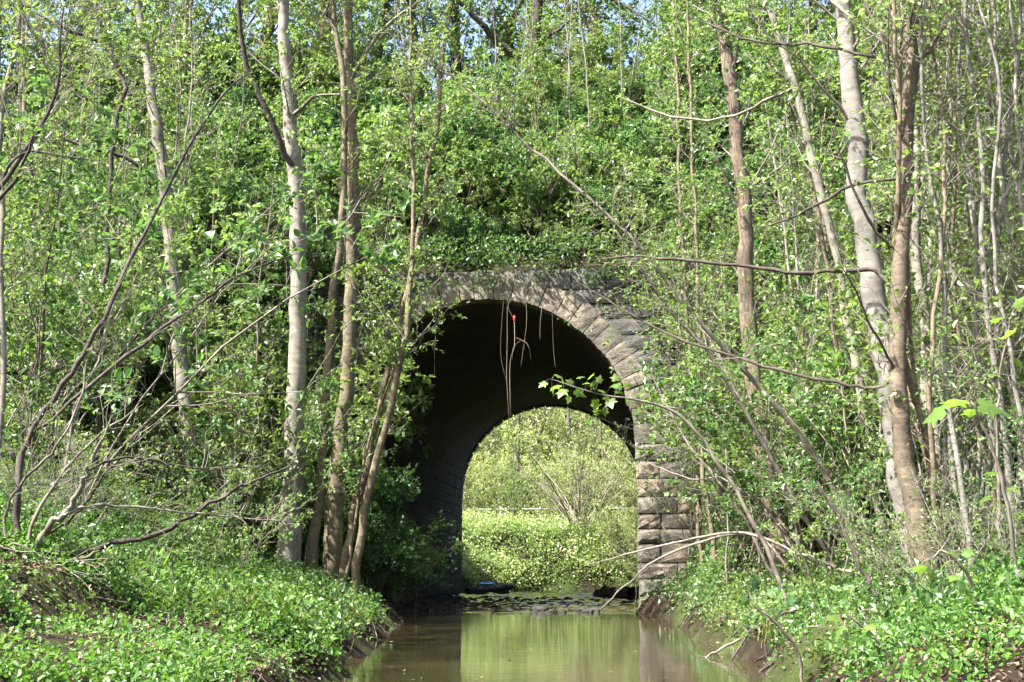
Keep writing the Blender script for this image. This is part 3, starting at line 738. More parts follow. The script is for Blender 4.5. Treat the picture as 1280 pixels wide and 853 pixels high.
tree('thin_sapling', 'reddish brown thin sapling left of the stout pale tree', [(1075, 720, 6), (1062, 600, 6), (1052, 480, 6), (1042, 380, 6), (1030, 300, 5), (1012, 210, 4), (990, 140, 3)], [16], 'bark_brown', 0.8, nb=14, t0=0.3, lv=7, S=7, blen=(0.4, 1.1))
tree('leaning_sapling', 'long bare sapling leaning far left in front of the arch', [(1075, 700, 9), (1040, 610, 8), (991, 532, 7), (951, 488, 6), (917, 448, 6), (884, 414, 5), (850, 374, 5), (810, 322, 4), (753, 269, 4), (699, 215, 3.5), (662, 185, 3), (612, 135, 2.6), (548, 84, 2), (497, 40, 1.5)], [15, 14, 14], 'bark_grey', 0, nb=26, t0=0.25, lv=6, lsize=0.05, S=8, blen=(0.5, 1.4), tw=6, spread=0.7)
tree('leaning_sapling', 'thin leaning stem above the stone right jamb', [(1050, 720, 7), (1000, 640, 6), (955, 560, 6), (915, 490, 5), (880, 440, 5), (845, 400, 4), (800, 340, 4), (770, 290, 3)], [16, 15], 'dead_wood', 0, nb=22, t0=0.25, lv=5, lsize=0.045, S=7, blen=(0.5, 1.3), tw=6)
tree('thin_sapling', 'greenish pole beside the stone right jamb', [(905, 770, 7), (896, 700, 7), (880, 600, 6), (876, 500, 6), (873, 380, 5), (868, 260, 4), (862, 100, 4), (858, 0, 3)], [21], 'bark_ochre', 2, nb=18, t0=0.25, lv=8, S=7)
tree('thin_sapling', 'second pole from the stone right jamb', [(880, 760, 7), (872, 640, 6), (866, 520, 6), (858, 400, 5), (850, 250, 5), (848, 120, 4), (842, 0, 3)], [22.5], 'bark_ochre', 2, nb=18, t0=0.25, lv=8, S=7)
# dead branches at the right shore
def dead_branch(label, pts, Ys, twn=8, mat='dead_wood', leaf=0, name='dead_branch'):
    P, R = px_path(pts, Ys); R = R * 0.72
    g = gz(P[0][0], P[0][1])
    P[0][2] = min(P[0][2], g + 0.0)
    base = P[0]
    root = thing(name, label, 'branch', tuple(base), None)
    v, f, Q, r = stem_mesh(P, R, len(P) * 4, 7, flare=False)
    mesh_obj('limb', v, [f], M[mat], root, base, smooth=True)
    T, Rt = shoots(spline(P, 8)[None], twn, 0.2, 1, 0.15, 0.7, 0.6, 0.1, 0.05, 5, 0.004, 0.0012)
    T2, Rt2 = shoots(T, 3, 0.2, 1, 0.08, 0.3, 0.8, 0.1, 0, 4, 0.0025, 0.001)
    v, f, _ = join([tubes(T, Rt, 4), tubes(T2, Rt2, 3)])
    tag(mesh_obj('twigs', v, [f], M[mat], root, base, smooth=True), kind='stuff')
    if leaf:
        Lv, Lf, Lt = leaves(T2, leaf, 0.05); tag(mesh_obj('foliage', Lv, [Lf], M['leaf_fresh'], root, base, tint=Lt), kind='stuff')
dead_branch('pale curved dead branch lying against the fissured trunk', [(1018, 752, 7), (985, 734, 6), (961, 707, 6), (934, 653, 5), (905, 606, 5), (870, 566, 4), (844, 524, 3), (815, 470, 2)], [16.5, 17], 12, leaf=1)
dead_branch('long pale branch arching low over the water to the tunnel mouth', [(1150, 742, 7), (1085, 721, 6), (1025, 704, 6), (961, 676, 5), (910, 666, 5), (850, 676, 4), (800, 688, 3), (735, 706, 2)], [13, 14.5], 10, leaf=1)
dead_branch('forked bare branch hanging beside the low stones of the right jamb', [(1005, 690, 5), (950, 672, 5), (898, 670, 4), (830, 693, 4), (800, 715, 3), (774, 738, 3), (750, 762, 2)], [15.5, 16], 8, leaf=2)
dead_branch('bleached root branch trailing into the water at the right shore', [(1040, 772, 5), (995, 769, 5), (951, 785, 5), (912, 807, 5), (885, 822, 4), (860, 839, 3), (845, 846, 2)], [13.6, 12.0], 26)
dead_branch('thin bare branch slanting from the right bank across the jamb', [(1010, 690, 4), (960, 640, 4), (905, 600, 3), (860, 598, 3), (800, 575, 2)], [17, 18], 8, leaf=2)
dead_branch('pale crossing stick left of the fissured trunk', [(1015, 690, 5), (975, 600, 5), (930, 510, 4), (895, 440, 4), (860, 390, 3)], [16.5, 17.5], 12, leaf=2)
dead_branch('dark mossy branch with ivy rising from the right bank foreground', [(1140, 798, 9), (1109, 764, 8), (1085, 724, 8), (1065, 684, 7), (1052, 650, 6), (1035, 620, 5), (1021, 600, 4)], [9.5, 9.8], 5, 'bark_dark')

# --- prototypes that are copied: each copy is a thing with its own parts
ORD = [ 'first', 'second', 'third', 'fourth', 'fifth', 'sixth', 'seventh', 'eighth', 'ninth', 'tenth', 'eleventh', 'twelfth', 'thirteenth', 'fourteenth', 'fifteenth', 'sixteenth',
       'seventeenth', 'eighteenth', 'nineteenth', 'twentieth', 'twenty-first', 'twenty-second', 'twenty-third', 'twenty-fourth', 'twenty-fifth', 'twenty-sixth', 'twenty-seventh', 'twenty-eighth', 'twenty-ninth', 'thirtieth', 'thirty-first', 'thirty-second', 'thirty-third', 'thirty-fourth']
class Kind:
    """a built prototype; place() uses it itself the first time, then copies it with its parts"""
    def __init__(self, root): self.root, self.used = root, False
    def place(self, loc, rz, sc, label, group, name=None, tilt=(0, 0)):
        if not self.used: r = self.root; self.used = True
        else:
            r = self.root.copy(); COL.objects.link(r)
            for ch in self.kids:
                c = ch.copy(); COL.objects.link(c); c.parent = r
        if not hasattr(self, 'kids'): self.kids = list(self.root.children)
        r.location = loc; r.rotation_euler = (tilt[0], tilt[1], rz)
        r.scale = sc if hasattr(sc, '__len__') else (sc, sc, sc)
        r['label'] = label; r['group'] = group
        return r
def gen_tree(name, cat, H, r, bark, nb, t0, blen, tw, lv, leaf, lsize, seed, wobble=0.25, oval=False, tlen=(0.4, 1.1), twig='twig', S=8, up=0.3):
    rnd = np.random.default_rng(seed)
    z = np.linspace(-0.15, H, 8)
    P = np.stack([np.cumsum(rnd.normal(size=8) * wobble * 0.4), np.cumsum(rnd.normal(size=8) * wobble * 0.4), z], -1); P[:, :2] -= P[0, :2]
    root = thing(name, '-', cat)
    v, f, Q, rr = stem_mesh(P, np.linspace(r, r * 0.25, 8), 24, S, flare=True, rnd=rnd)
    mesh_obj('trunk', v, [f], M[bark], root, smooth=True)
    B, Rb = shoots(Q[None], nb, t0, 0.99, blen[0], blen[1], 0.85, up, 0.15, 6, max(0.006, r * 0.2), 0.003, rnd=rnd, jit=0.1)
    T, Rt = shoots(B, tw, 0.12, 1.0, tlen[0], tlen[1], 0.85, 0.12, 0.03, 4, 0.005, 0.0014, rnd=rnd)
    v, f, _ = join([tubes(B, Rb, 5), tubes(T, Rt, 3)])
    tag(mesh_obj('twigs', v, [f], M[twig], root, smooth=True), kind='stuff')
    Lv, Lf, Lt = leaves(T, lv, lsize, oval=oval, rnd=rnd, spread=0.03)
    tag(mesh_obj('crown', Lv, [Lf], M[leaf], root, tint=Lt), kind='stuff')
    return Kind(root)
def gen_shrub(name, H, n, side, tw, lv, leaf, lsize, seed, lean=0.7, oval=True, twig='twig', tl=(0.3, 0.9), spread_base=0.25, r0=0.014):
    return Kind(shrub(name, '-', (0, 0, -0.05), n, H, lean, tw, lv, leaf, lsize, seed=seed, side=side, oval=oval, twig=twig, tl=tl, spread_base=spread_base, r0=r0))
CLEAR = [(130, 275, 22.0), (325, 480, 21.6), (900, 1010, 18.6), (1040, 1215, 13.4)]     # shrubs keep out of the way of the big trunks
def spots_px(n, pxr, Yr, seed, dmin=0.35, clear=True):
    rnd = np.random.default_rng(seed); out = []
    while len(out) < n:
        Y = rnd.uniform(*Yr); x = at(rnd.uniform(*pxr), 600, Y)[0]
        over = YF + 0.4 < Y < YB and abs(x - XC) < 4.2
        q = project(np.array([x, Y, gz(x, Y) + 1.0]))[0]
        if clear and any(a < q < b and Y < m for a, b, m in CLEAR): continue
        if over or gz(x, Y) > water_z(Y) + dmin: out.append((x, Y))
    return out
def plant(kinds, spots, label, group, sc, seed, order=None, tilt=0.12, zsc=(0.85, 1.15)):
    rnd = np.random.default_rng(seed)
    spots = sorted(spots, key=lambda q: project(np.array([q[0], q[1], gz(*q) + 2]))[0])
    for k, (x, Y) in enumerate(spots):
        lb = label if order is None else order(k, len(spots))
        s = rnd.uniform(*sc)
        kinds[int(rnd.integers(len(kinds)))].place((x, Y, gz(x, Y)), rnd.uniform(0, 6.28), (s, s, s * rnd.uniform(*zsc)), lb, group, tilt=(rnd.normal() * tilt, rnd.normal() * tilt))
# thin pole saplings
pole_kinds = [gen_tree('pole_sapling', 'tree', 9.0, 0.032, b, 26, 0.12, (0.4, 1.4), 6, 3, 'leaf_fresh', 0.07, 300 + k, 0.22, True, (0.2, 0.6), S=7) for k, b in enumerate(['bark_grey', 'bark_pale', 'bark_ochre', 'bark_pale', 'bark_grey'])]
plant(pole_kinds, spots_px(34, (1175, 1320), (10.8, 16), 11, 0.5, False), '', 'sapling stand at the right edge', (0.75, 1.15), 11, lambda k, n: 'thin pole, %s from the left in the dense right edge sapling stand' % ORD[k], tilt=0.05)
plant(pole_kinds, spots_px(11, (960, 1180), (19, 25), 12), '', 'poles behind the right bank trees', (0.8, 1.2), 12, lambda k, n: 'thin background pole behind the right bank trees, %s from the left' % ORD[k], tilt=0.05)
plant(pole_kinds, spots_px(26, (-20, 470), (18.5, 26), 13), '', 'saplings on the left slope', (0.7, 1.1), 13, lambda k, n: 'thin sapling on the left slope, %s from the left' % ORD[k], tilt=0.06)
plant(pole_kinds, spots_px(14, (470, 900), (27.3, 32), 14), '', 'saplings above the arch', (0.6, 1.0), 14, lambda k, n: 'thin sapling on the embankment above the arch, %s from the left' % ORD[k], tilt=0.06)
# trees along the crest
crest_kinds = [gen_tree('crest_tree', 'tree', h, 0.17, b, 44, 0.06, (1.2, 3.2), 11, 17, l, 0.12, 330 + k, 0.5) for k, (h, b, l) in enumerate([(11, 'bark_dark', 'leaf_mid'), (9, 'bark_ochre', 'leaf_fresh'), (12, 'bark_grey', 'leaf_mid'), (8, 'bark_grey', 'leaf_fresh')])]
crest = [(-21, 33), (-18.3, 35), (-16.0, 33.4), (-13.8, 35.6), (-11.8, 33.8), (-10.2, 36), (-8.4, 34.2), (-3.1, 36.0), (-1.2, 34.2), (0.9, 35.6), (2.8, 33.8), (4.9, 35.4), (7.0, 33.6), (9.2, 35.2), (11.5, 33.4), (13.6, 35), (-24, 31), (-14.6, 30.5), (8.2, 30.5), (3.6, 30.8), (-17.5, 29), (-12.0, 29.5), (-20.5, 28.5), (11.0, 29), (-9.4, 31), (6.0, 28.6), (1.2, 31.6), (-4.4, 37), (-7.0, 36.6), (-5.6, 35.2)]
plant(crest_kinds, crest, '', 'trees along the embankment top', (0.95, 1.35), 15, lambda k, n: 'leafy tree on the embankment top, %s from the left' % ORD[k], tilt=0.05)
# shrub kinds
sk_fresh = [gen_shrub('leafy_shrub', 2.6, 9, 8, 6, 9, 'leaf_fresh', 0.08, 400 + k) for k in range(3)]
sk_mid = [gen_shrub('leafy_shrub', 2.5, 10, 8, 6, 9, 'leaf_mid', 0.08, 410 + k) for k in range(2)]
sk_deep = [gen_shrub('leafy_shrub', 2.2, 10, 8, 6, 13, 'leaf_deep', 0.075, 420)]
sk_far = [gen_shrub('leafy_shrub', 2.6, 11, 8, 6, 9, l, 0.105, 430 + k, oval=False, r0=0.02) for k, l in enumerate(['leaf_mid', 'leaf_fresh', 'leaf_fresh', 'leaf_mid', 'leaf_deep'])]
sk_bare = [gen_shrub('twiggy_shrub', 3.0, 12, 9, 6, 2, 'leaf_fresh', 0.05, 440 + k, lean=0.6, twig='dead_wood') for k in range(2)]
sk_pale = [gen_shrub('leafy_shrub', 3.0, 13, 8, 6, 9, l, 0.085, 450 + k, oval=False, tl=(0.4, 1.2)) for k, l in enumerate(['leaf_pale', 'leaf_pale', 'leaf_fresh'])]
plant(sk_fresh + sk_mid, spots_px(48, (-60, 430), (19.5, 26.5), 21, 0.8), 'leafy shrub in the thicket covering the left slope', 'thicket on the left slope', (0.7, 1.35), 21)
plant(sk_far, spots_px(58, (430, 900), (26.9, 33.5), 22), 'leafy shrub covering the embankment face above the arch', 'shrubs on the embankment above the arch', (0.55, 1.15), 22)
plant(sk_far, spots_px(46, (-60, 440), (26, 34), 23), 'leafy shrub high on the embankment left of the arch', 'shrubs on the embankment left of the arch', (0.8, 1.5), 23)
plant(sk_far, spots_px(46, (880, 1340), (24.5, 34), 24), 'leafy shrub high on the embankment right of the arch', 'shrubs on the embankment right of the arch', (0.8, 1.5), 24)
plant(sk_fresh + sk_mid, spots_px(34, (930, 1340), (15.5, 25), 25, 0.9), 'leafy shrub in the thicket behind the right bank trees', 'thicket on the right slope', (0.6, 1.2), 25)
plant(sk_bare, [(1.0, 23.6), (1.5, 24.8), (1.3, 22.2), (2.2, 23.8), (2.8, 22.6), (1.9, 25.2), (2.9, 24.6), (3.4, 23.4)], 'bare twiggy shrub tangled beside the stone right jamb', 'bare thicket by the right jamb', (0.8, 1.3), 26)
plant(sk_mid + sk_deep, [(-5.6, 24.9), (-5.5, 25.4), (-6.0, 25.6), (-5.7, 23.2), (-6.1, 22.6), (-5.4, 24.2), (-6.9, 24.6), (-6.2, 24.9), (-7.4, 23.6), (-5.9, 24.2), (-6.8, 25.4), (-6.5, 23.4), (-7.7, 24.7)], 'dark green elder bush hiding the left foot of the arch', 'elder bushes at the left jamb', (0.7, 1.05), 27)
plant(sk_fresh + sk_mid, [(-8.4, 25.2), (-8.9, 24.2), (-8.2, 25.6), (-9.4, 25.4), (-7.9, 24.9)], 'tall leafy shrub on the left shoulder of the stone arch', 'shrubs on the left shoulder of the arch', (1.2, 1.6), 28)
for k, (x, Y, sc, ty, rz) in enumerate([(-7.6, 25.3, 1.9, 0.28, 0.3), (-8.0, 24.7, 2.2, 0.3, 2.1), (-7.3, 24.4, 1.7, 0.22, 4.0), (-8.3, 25.5, 2.4, 0.36, 5.1)]):
    (sk_fresh + sk_mid)[k].place((x, Y, gz(x, Y)), rz, sc, 'overhanging leafy shrub, %s of four reaching across the left of the arch' % ORD[k], 'shrubs reaching across the arch', tilt=(0, ty))
plant(sk_mid + sk_far, [(2.0, 25.3), (2.6, 24.8), (1.7, 25.6), (3.2, 25.6), (2.2, 26.3), (1.4, 26.6), (2.8, 26.8)], 'leafy shrub on the right shoulder of the stone arch', 'shrubs on the right shoulder of the arch', (0.9, 1.3), 29)
# sparse tall shrubs nearer the camera, leaves told apart one by one
sk_near = [gen_shrub('tall_shrub', 4.6, 5, 10, 5, 9, l, 0.078, 460 + k, lean=0.55, tl=(0.4, 1.2), r0=0.017) for k, l in enumerate(['leaf_fresh', 'leaf_fresh', 'leaf_mid'])]
plant(sk_near, spots_px(6, (-60, 75), (12.5, 17), 34, 0.9) + spots_px(4, (262, 325), (19, 21), 134, 0.7), '', 'tall shrubs on the left bank', (0.8, 1.4), 34, lambda k, n: 'tall sparse shrub with fresh leaves on the left bank, %s from the left' % ORD[k])
plant(sk_near, spots_px(15, (890, 1150), (13, 20), 35, 0.7), '', 'tall shrubs on the right bank', (0.7, 1.25), 35, lambda k, n: 'tall sparse shrub with fresh leaves on the right bank, %s from the left' % ORD[k])
plant(sk_far[:3] + sk_fresh, [(XC + o, 26.75 + 0.3 * (k % 3)) for k, o in enumerate([-5.2, -4.4, -3.7, -2.9, -2.2, -1.4, -0.6, 0.3, 1.1, 1.9, 2.8, 3.5, 4.2, 5.0])], 'low shrub spilling over the top edge of the stone arch', 'shrubs along the wall top', (0.38, 0.75), 36, tilt=0.35)
# scrubby growth close to the camera on both banks
plant(sk_bare + sk_near, [(2.0, 8.9), (2.6, 9.6), (3.0, 8.6), (2.4, 11.0), (3.4, 10.2), (1.9, 12.2), (2.2, 14.2)], '', 'scrub on the near right bank', (0.3, 0.48), 37, lambda k, n: 'low scrubby bush on the near right bank, %s from the left' % ORD[k], tilt=0.25)
plant(sk_bare + sk_near, [(-5.2, 9.8), (-4.9, 10.8), (-5.9, 11.6), (-4.6, 12.6)], '', 'scrub on the near left bank', (0.3, 0.5), 38, lambda k, n: 'low scrubby bush on the near left bank, %s from the left' % ORD[k], tilt=0.25)
# --- beyond the tunnel
plant(sk_pale, [(-6.8, 56.5), (-5.4, 58.5), (-3.4, 58.8), (-1.0, 58), (-0.2, 48.5), (0.6, 47.6), (-1.9, 57), (1.0, 52), (-0.9, 53), (-8.6, 58), (-4.6, 62), (-7.6, 62.5), (-2.2, 62.6), (0.4, 62), (-10, 63)], 'pale leafy bush on the sunny bank seen through the tunnel', 'bushes beyond the tunnel', (0.8, 1.4), 31)
shrub('willow_shrub', 'bare-stemmed willow fanning out on the bank beyond the tunnel', (-3.1, 54.2), 26, 5.2, 0.75, 4, 3, 'leaf_pale', 0.06, seed=77, r0=0.03, side=7, tl=(0.5, 1.5), oval=False)
far_kinds = [gen_tree('far_tree', 'tree', h, 0.12, b, 44, 0.03, (1.2, 3.2), 9, 15, l, 0.14, 350 + k, 0.6, tlen=(0.4, 1.2), up=0.5) for k, (h, b, l) in enumerate([(11, 'bark_pale', 'leaf_pale'), (9, 'bark_pale', 'leaf_pale'), (12, 'bark_pale', 'leaf_pale')])]
plant(far_kinds, [(-11, 66), (-8.8, 69), (-6.8, 65), (-4.8, 70), (-2.6, 66), (-0.4, 70), (2.0, 66), (-13.5, 73), (-10, 77), (-7.2, 76), (-3.5, 78), (0.2, 77), (3.5, 75), (-12, 86), (-8, 88), (-4, 87), (0, 86), (4, 88), (-14, 95), (-9.8, 97), (-5.6, 96), (-1.4, 98), (2.6, 97)], '', 'trees beyond the fence', (0.8, 1.2), 32, lambda k, n: 'pale spring tree behind the fence beyond the tunnel, %s from the left' % ORD[k], tilt=0.05)
# white fence
def fence():
    x0, x1, Y = -9.5, 0.5, 60.0
    root = thing('rail_fence', 'pale rail fence on the bank seen through the tunnel', 'fence', (x0, Y, gz(x0, Y)))
    base = np.array(root.location)
    def box(nm, c, s):
        V = np.array([[sx, sy, sz] for sz in (-1, 1) for sy in (-1, 1) for sx in (-1, 1)], float) * np.array(s) / 2 + c
        mesh_obj(nm, V, [np.array([[0, 2, 3, 1], [4, 5, 7, 6], [0, 1, 5, 4], [2, 6, 7, 3], [0, 4, 6, 2], [1, 3, 7, 5]])], M['fence'], root, base)
    zt = max(gz(x, Y) for x in (x0, -6, -3, x1))
    for q in range(6):
        x = x0 + (x1 - x0) * q / 5; g = gz(x, Y); box('post', np.array([x, Y, (g - 0.2 + zt + 1.1) / 2]), (0.07, 0.07, zt + 1.1 - g + 0.2))
    for hz in (0.45, 0.95): box('rail', np.array([(x0 + x1) / 2, Y - 0.075, zt + hz]), (x1 - x0 + 0.3, 0.03, 0.05))
fence()

# ------------------------------------------------------------------ ground cover
def scatter(n, pxr, Yr, seed, dmin=0.05, dmax=99, patchy=True):
    rnd = np.random.default_rng(seed)
    Y = Yr[0] + (Yr[1] - Yr[0]) * rnd.random(n * 3)
    t0, t1 = at(pxr[0], 600, 1.0)[0], at(pxr[1], 600, 1.0)[0]
    x = (t0 + (t1 - t0) * rnd.random(n * 3)) * Y
    z = ground(x, Y); h = z - water_z(Y)
    ph = seed * 0.77
    patch = 0.5 + 0.5 * np.sin(1.9 * x + 1.3 * np.sin(1.1 * Y + ph) + ph) * np.sin(1.4 * Y + 1.7 * np.sin(0.8 * x) + 2 * ph)
    ok = (h > dmin) & (h < dmax) & ((rnd.random(n * 3) < 0.05 + 0.95 * patch ** 1.3) | (not patchy))
    P = np.stack([x, Y, z], -1)[ok][:n]
    return P, rnd
def herbs(name, label, cat, P, rnd, mat, per, size, hgt, spread, oval=True, upn=1.0):
    n = len(P)
    hh = (hgt[0] + (hgt[1] - hgt[0]) * rnd.random(n) ** 1.6)
    p = np.repeat(P, per, 0) + rnd.normal(size=(n * per, 3)) * np.array([spread, spread, 0.0])
    p[:, 2] = ground(p[:, 0], p[:, 1]) + np.repeat(hh, per) * (0.35 + 0.65 * rnd.random(n * per))
    tg = nrm(rnd.normal(size=(n * per, 3)) * np.array([1, 1, 0.35]))
    Lv, Lf, Lt = leaves(None, per, size, oval=oval, rnd=rnd, pos=(p, tg), upn=upn)
    o = mesh_obj(name, Lv, [Lf], M[mat], tint=Lt)
    return tag(o, label, cat, kind='stuff')
P, r_ = scatter(2600, (-60, 560), (9.3, 21), 151, 0.12)
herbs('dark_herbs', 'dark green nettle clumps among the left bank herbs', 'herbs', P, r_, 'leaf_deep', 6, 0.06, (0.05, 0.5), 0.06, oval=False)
P, r_ = scatter(2000, (780, 1360), (7, 21), 152, 0.12)
herbs('dark_herbs', 'dark green nettle clumps among the right bank herbs', 'herbs', P, r_, 'leaf_deep', 6, 0.055, (0.05, 0.5), 0.06, oval=False)
P, r_ = scatter(6500, (-60, 560), (9.3, 21), 41, 0.12)
herbs('herb_layer', 'bright green herbs carpeting the left bank', 'herbs', P, r_, 'herb', 6, 0.058, (0.02, 0.42), 0.075, oval=False)
P, r_ = scatter(2200, (-60, 420), (5.5, 9.5), 140, 0.13)
herbs('herb_layer', 'scattered herbs on the bare earth at the bottom left', 'herbs', P, r_, 'herb', 8, 0.04, (0.02, 0.22), 0.06)
P, r_ = scatter(3000, (-60, 380), (14.5, 21.5), 143, 0.7)
herbs('tall_herbs', 'taller sunlit herbs and ivy on the slope behind the left bank', 'herbs', P, r_, 'leaf_fresh', 6, 0.065, (0.1, 0.8), 0.12, oval=False)
P, r_ = scatter(1500, (-60, 520), (9.5, 19), 141, 0.12)
herbs('broad_herbs', 'broad yellow green leaves dotted through the left bank herbs', 'herbs', P, r_, 'leaf_fresh', 4, 0.06, (0.1, 0.4), 0.06)
P, r_ = scatter(3600, (780, 1360), (11.0, 22), 42, 0.12)
herbs('herb_layer', 'yellow green herbs carpeting the right bank', 'herbs', P, r_, 'leaf_fresh', 6, 0.055, (0.02, 0.42), 0.075, oval=False)
P, r_ = scatter(2200, (780, 1360), (6.0, 11.0), 242, 0.12)
herbs('herb_layer', 'small green herbs at the bottom right corner', 'herbs', P, r_, 'herb', 6, 0.036, (0.02, 0.34), 0.06)
P, r_ = scatter(1400, (860, 1360), (7.0, 19), 142, 0.12)
herbs('broad_herbs', 'broad green leaves dotted through the right bank herbs', 'herbs', P, r_, 'leaf_mid', 4, 0.05, (0.1, 0.4), 0.06)
P, r_ = scatter(9000, (-60, 1340), (19, 28), 43, 0.25)
herbs('undergrowth', 'low leafy undergrowth covering the slopes beside the arch', 'undergrowth', P, r_, 'leaf_mid', 5, 0.075, (0.05, 0.5), 0.13, oval=False)
# embankment cover, also above the tunnel
rnd = np.random.default_rng(44)
Yq = 26.4 + 8.2 * rnd.random(9000); xq = (at(-60, 600, 1)[0] + (at(1340, 600, 1)[0] - at(-60, 600, 1)[0]) * rnd.random(9000)) * Yq
zq = np.where(np.abs(xq - XC) < 4.3, emb(Yq), ground(xq, Yq))
p = np.repeat(np.stack([xq, Yq, zq], -1), 6, 0) + rnd.normal(size=(54000, 3)) * np.array([0.18, 0.18, 0.1]); p[:, 2] += 0.35 * rnd.random(54000) ** 1.5
Lv, Lf, Lt = leaves(None, 1, 0.085, oval=False, rnd=rnd, pos=(p, nrm(rnd.normal(size=(54000, 3)))), upn=0.9)
tag(mesh_obj('ivy_cover', Lv, [Lf], M['leaf_mid'], tint=Lt), 'ivy and bramble covering the embankment face', 'undergrowth', kind='stuff')
P, r_ = scatter(15000, (570, 820), (45, 63), 45, 0.05, patchy=False)
herbs('bank_grass', 'sunlit green growth on the bank beyond the tunnel', 'grass', P, r_, 'leaf_fresh', 5, 0.085, (0.03, 0.45), 0.12, oval=False)
P, r_ = scatter(3000, (570, 820), (45, 63), 147, 0.05)
herbs('bank_reeds', 'pale dry reeds mixed into the bank beyond the tunnel', 'reeds', P, r_, 'leaf_pale', 6, 0.13, (0.1, 0.9), 0.12, oval=False)
P, r_ = scatter(9000, (540, 850), (62, 130), 145, 0.1)
herbs('hill_growth', 'pale scrub covering the hillside beyond the fence', 'scrub', P, r_, 'leaf_pale', 5, 0.28, (0.1, 1.6), 0.5, oval=False)
# trailing growth over the masonry, thick on the left shoulder and along the top
rnd = np.random.default_rng(55)
q = 110000
xo = rnd.uniform(-WH, WH, q); zo = rnd.uniform(2.0, 8.2, q); rr_ = np.hypot(xo, np.maximum(zo - ZS, 0))
pat = 0.5 + 0.5 * np.sin(2.6 * xo + 1.8 * np.sin(2.1 * zo)) * np.sin(2.9 * zo + 1.3 * np.sin(1.7 * xo))
den = np.where(xo < -1.1, 0.25 + 0.7 * sst(-1.1, -2.4, xo), 0.03) * (0.15 + 0.85 * pat) + 0.9 * sst(7.15, 7.75, zo + 0.8 * (pat - 0.5)) + 0.5 * sst(3.6, 5.2, xo)
ok = (rnd.random(q) < den * 0.42) & (rr_ > R0 - 0.12 * rnd.random(q))
p = np.stack([XC + xo, YF - 0.1 - 0.28 * rnd.random(q) ** 1.5 - 0.3 * sst(7.2, 7.9, zo) * rnd.random(q), zo], -1)[ok]
Lv, Lf, Lt = leaves(None, 1, 0.085, oval=False, rnd=rnd, pos=(p, nrm(rnd.normal(size=(len(p), 3)) + np.array([0, -0.5, -0.5]))), upn=0.7)
tag(mesh_obj('trailing_ivy', Lv, [Lf], M['leaf_mid'], tint=Lt), 'trailing leaves hanging over the left shoulder and top of the arch', 'ivy', kind='stuff')
# dead leaves and twigs lying about
P, r_ = scatter(2600, (-60, 1360), (5, 11), 146, 0.02, patchy=False)
herbs('leaf_litter', 'brown fallen leaves on the bare earth nearest the camera', 'leaf litter', P, r_, 'dead_leaf', 4, 0.035, (0.003, 0.02), 0.1, oval=False, upn=2.5)
P, r_ = scatter(6200, (-40, 1340), (5, 24), 46, 0.03)
herbs('leaf_litter', 'brown fallen leaves scattered over both banks', 'leaf litter', P, r_, 'dead_leaf', 3, 0.045, (0.005, 0.02), 0.12, oval=False, upn=2.5)
def twig_litter(label, pxr, Yr, n, seed, lr=(0.2, 0.9)):
    P, rnd = scatter(n, pxr, Yr, seed, 0.02); n = len(P)
    a = rnd.random(n) * math.pi; L = lr[0] + (lr[1] - lr[0]) * rnd.random(n); s = np.linspace(-0.5, 0.5, 5)
    d = np.stack([np.cos(a), np.sin(a), np.zeros(n)], -1)
    Q = P[:, None, :] + d[:, None, :] * (L[:, None] * s)[..., None] + rnd.normal(size=(n, 5, 3)) * 0.025
    za, zb = ground(Q[:, 0, 0], Q[:, 0, 1])[:, None], ground(Q[:, -1, 0], Q[:, -1, 1])[:, None]
    Q[..., 2] = np.maximum(za + (zb - za) * (s + 0.5), ground(Q[..., 0], Q[..., 1]) - 0.01) + 0.02 + 0.1 * rnd.random((n, 1)) * (0.5 + s) + rnd.normal(size=(n, 5)) * 0.012
    keep = np.abs(zb - za)[:, 0] < 0.3; Q = Q[keep]; n = len(Q)
    v, f = tubes(Q, np.broadcast_to(0.007 - 0.004 * (s + 0.5), (n, 5)) * (0.4 + 1.0 * rnd.random((n, 1))), 4)
    tag(mesh_obj('fallen_twigs', v, [f], M['dead_wood'], smooth=True), label, 'twigs', kind='stuff')
twig_litter('bare fallen twigs strewn over the left bank', (-40, 560), (7.5, 25), 650, 47)
twig_litter('bare fallen twigs strewn over the right bank', (780, 1340), (8, 25), 650, 48)
# grass blades
def grass(label, P, rnd, per, L, mat='grass', w=0.006):
    n = len(P) * per
    b = np.repeat(P, per, 0) + rnd.normal(size=(n, 3)) * np.array([0.06, 0.06, 0]); b[:, 2] = ground(b[:, 0], b[:, 1]) - 0.01
    a = rnd.random(n) * 2 * math.pi; out = np.stack([np.cos(a), np.sin(a), np.zeros(n)], -1)
    l = (L * (0.5 + 0.7 * rnd.random(n)))[:, None]; k = (0.2 + 0.7 * rnd.random(n))[:, None]
    side = np.stack([-out[:, 1], out[:, 0], out[:, 2]], -1) * w
    up = np.array([0, 0, 1.0])
    m = b + up * l * 0.6 + out * l * 0.25 * k; t = b + up * l * (1.0 - 0.35 * k) + out * l * 0.8 * k
    V = np.stack([b - side, b + side, m + side * 0.8, m - side * 0.8, t], 1).reshape(-1, 3); i = np.arange(n)[:, None] * 5
    tt = rnd.random(n)
    tag(mesh_obj('grass_blades', V, [i + np.array([0, 1, 2, 3]), i + np.array([3, 2, 4])], M[mat], tint=np.concatenate([tt, tt])), label, 'grass', kind='stuff')
P, r_ = scatter(420, (150, 460), (9.5, 19.5), 49, 0.1, 0.8)
grass('long grass tufts along the edge of the left bank', P, r_, 14, 0.3)
P, r_ = scatter(250, (860, 1250), (9, 18), 50, 0.1, 0.9)
grass('sparse grass along the edge of the right bank', P, r_, 10, 0.22)
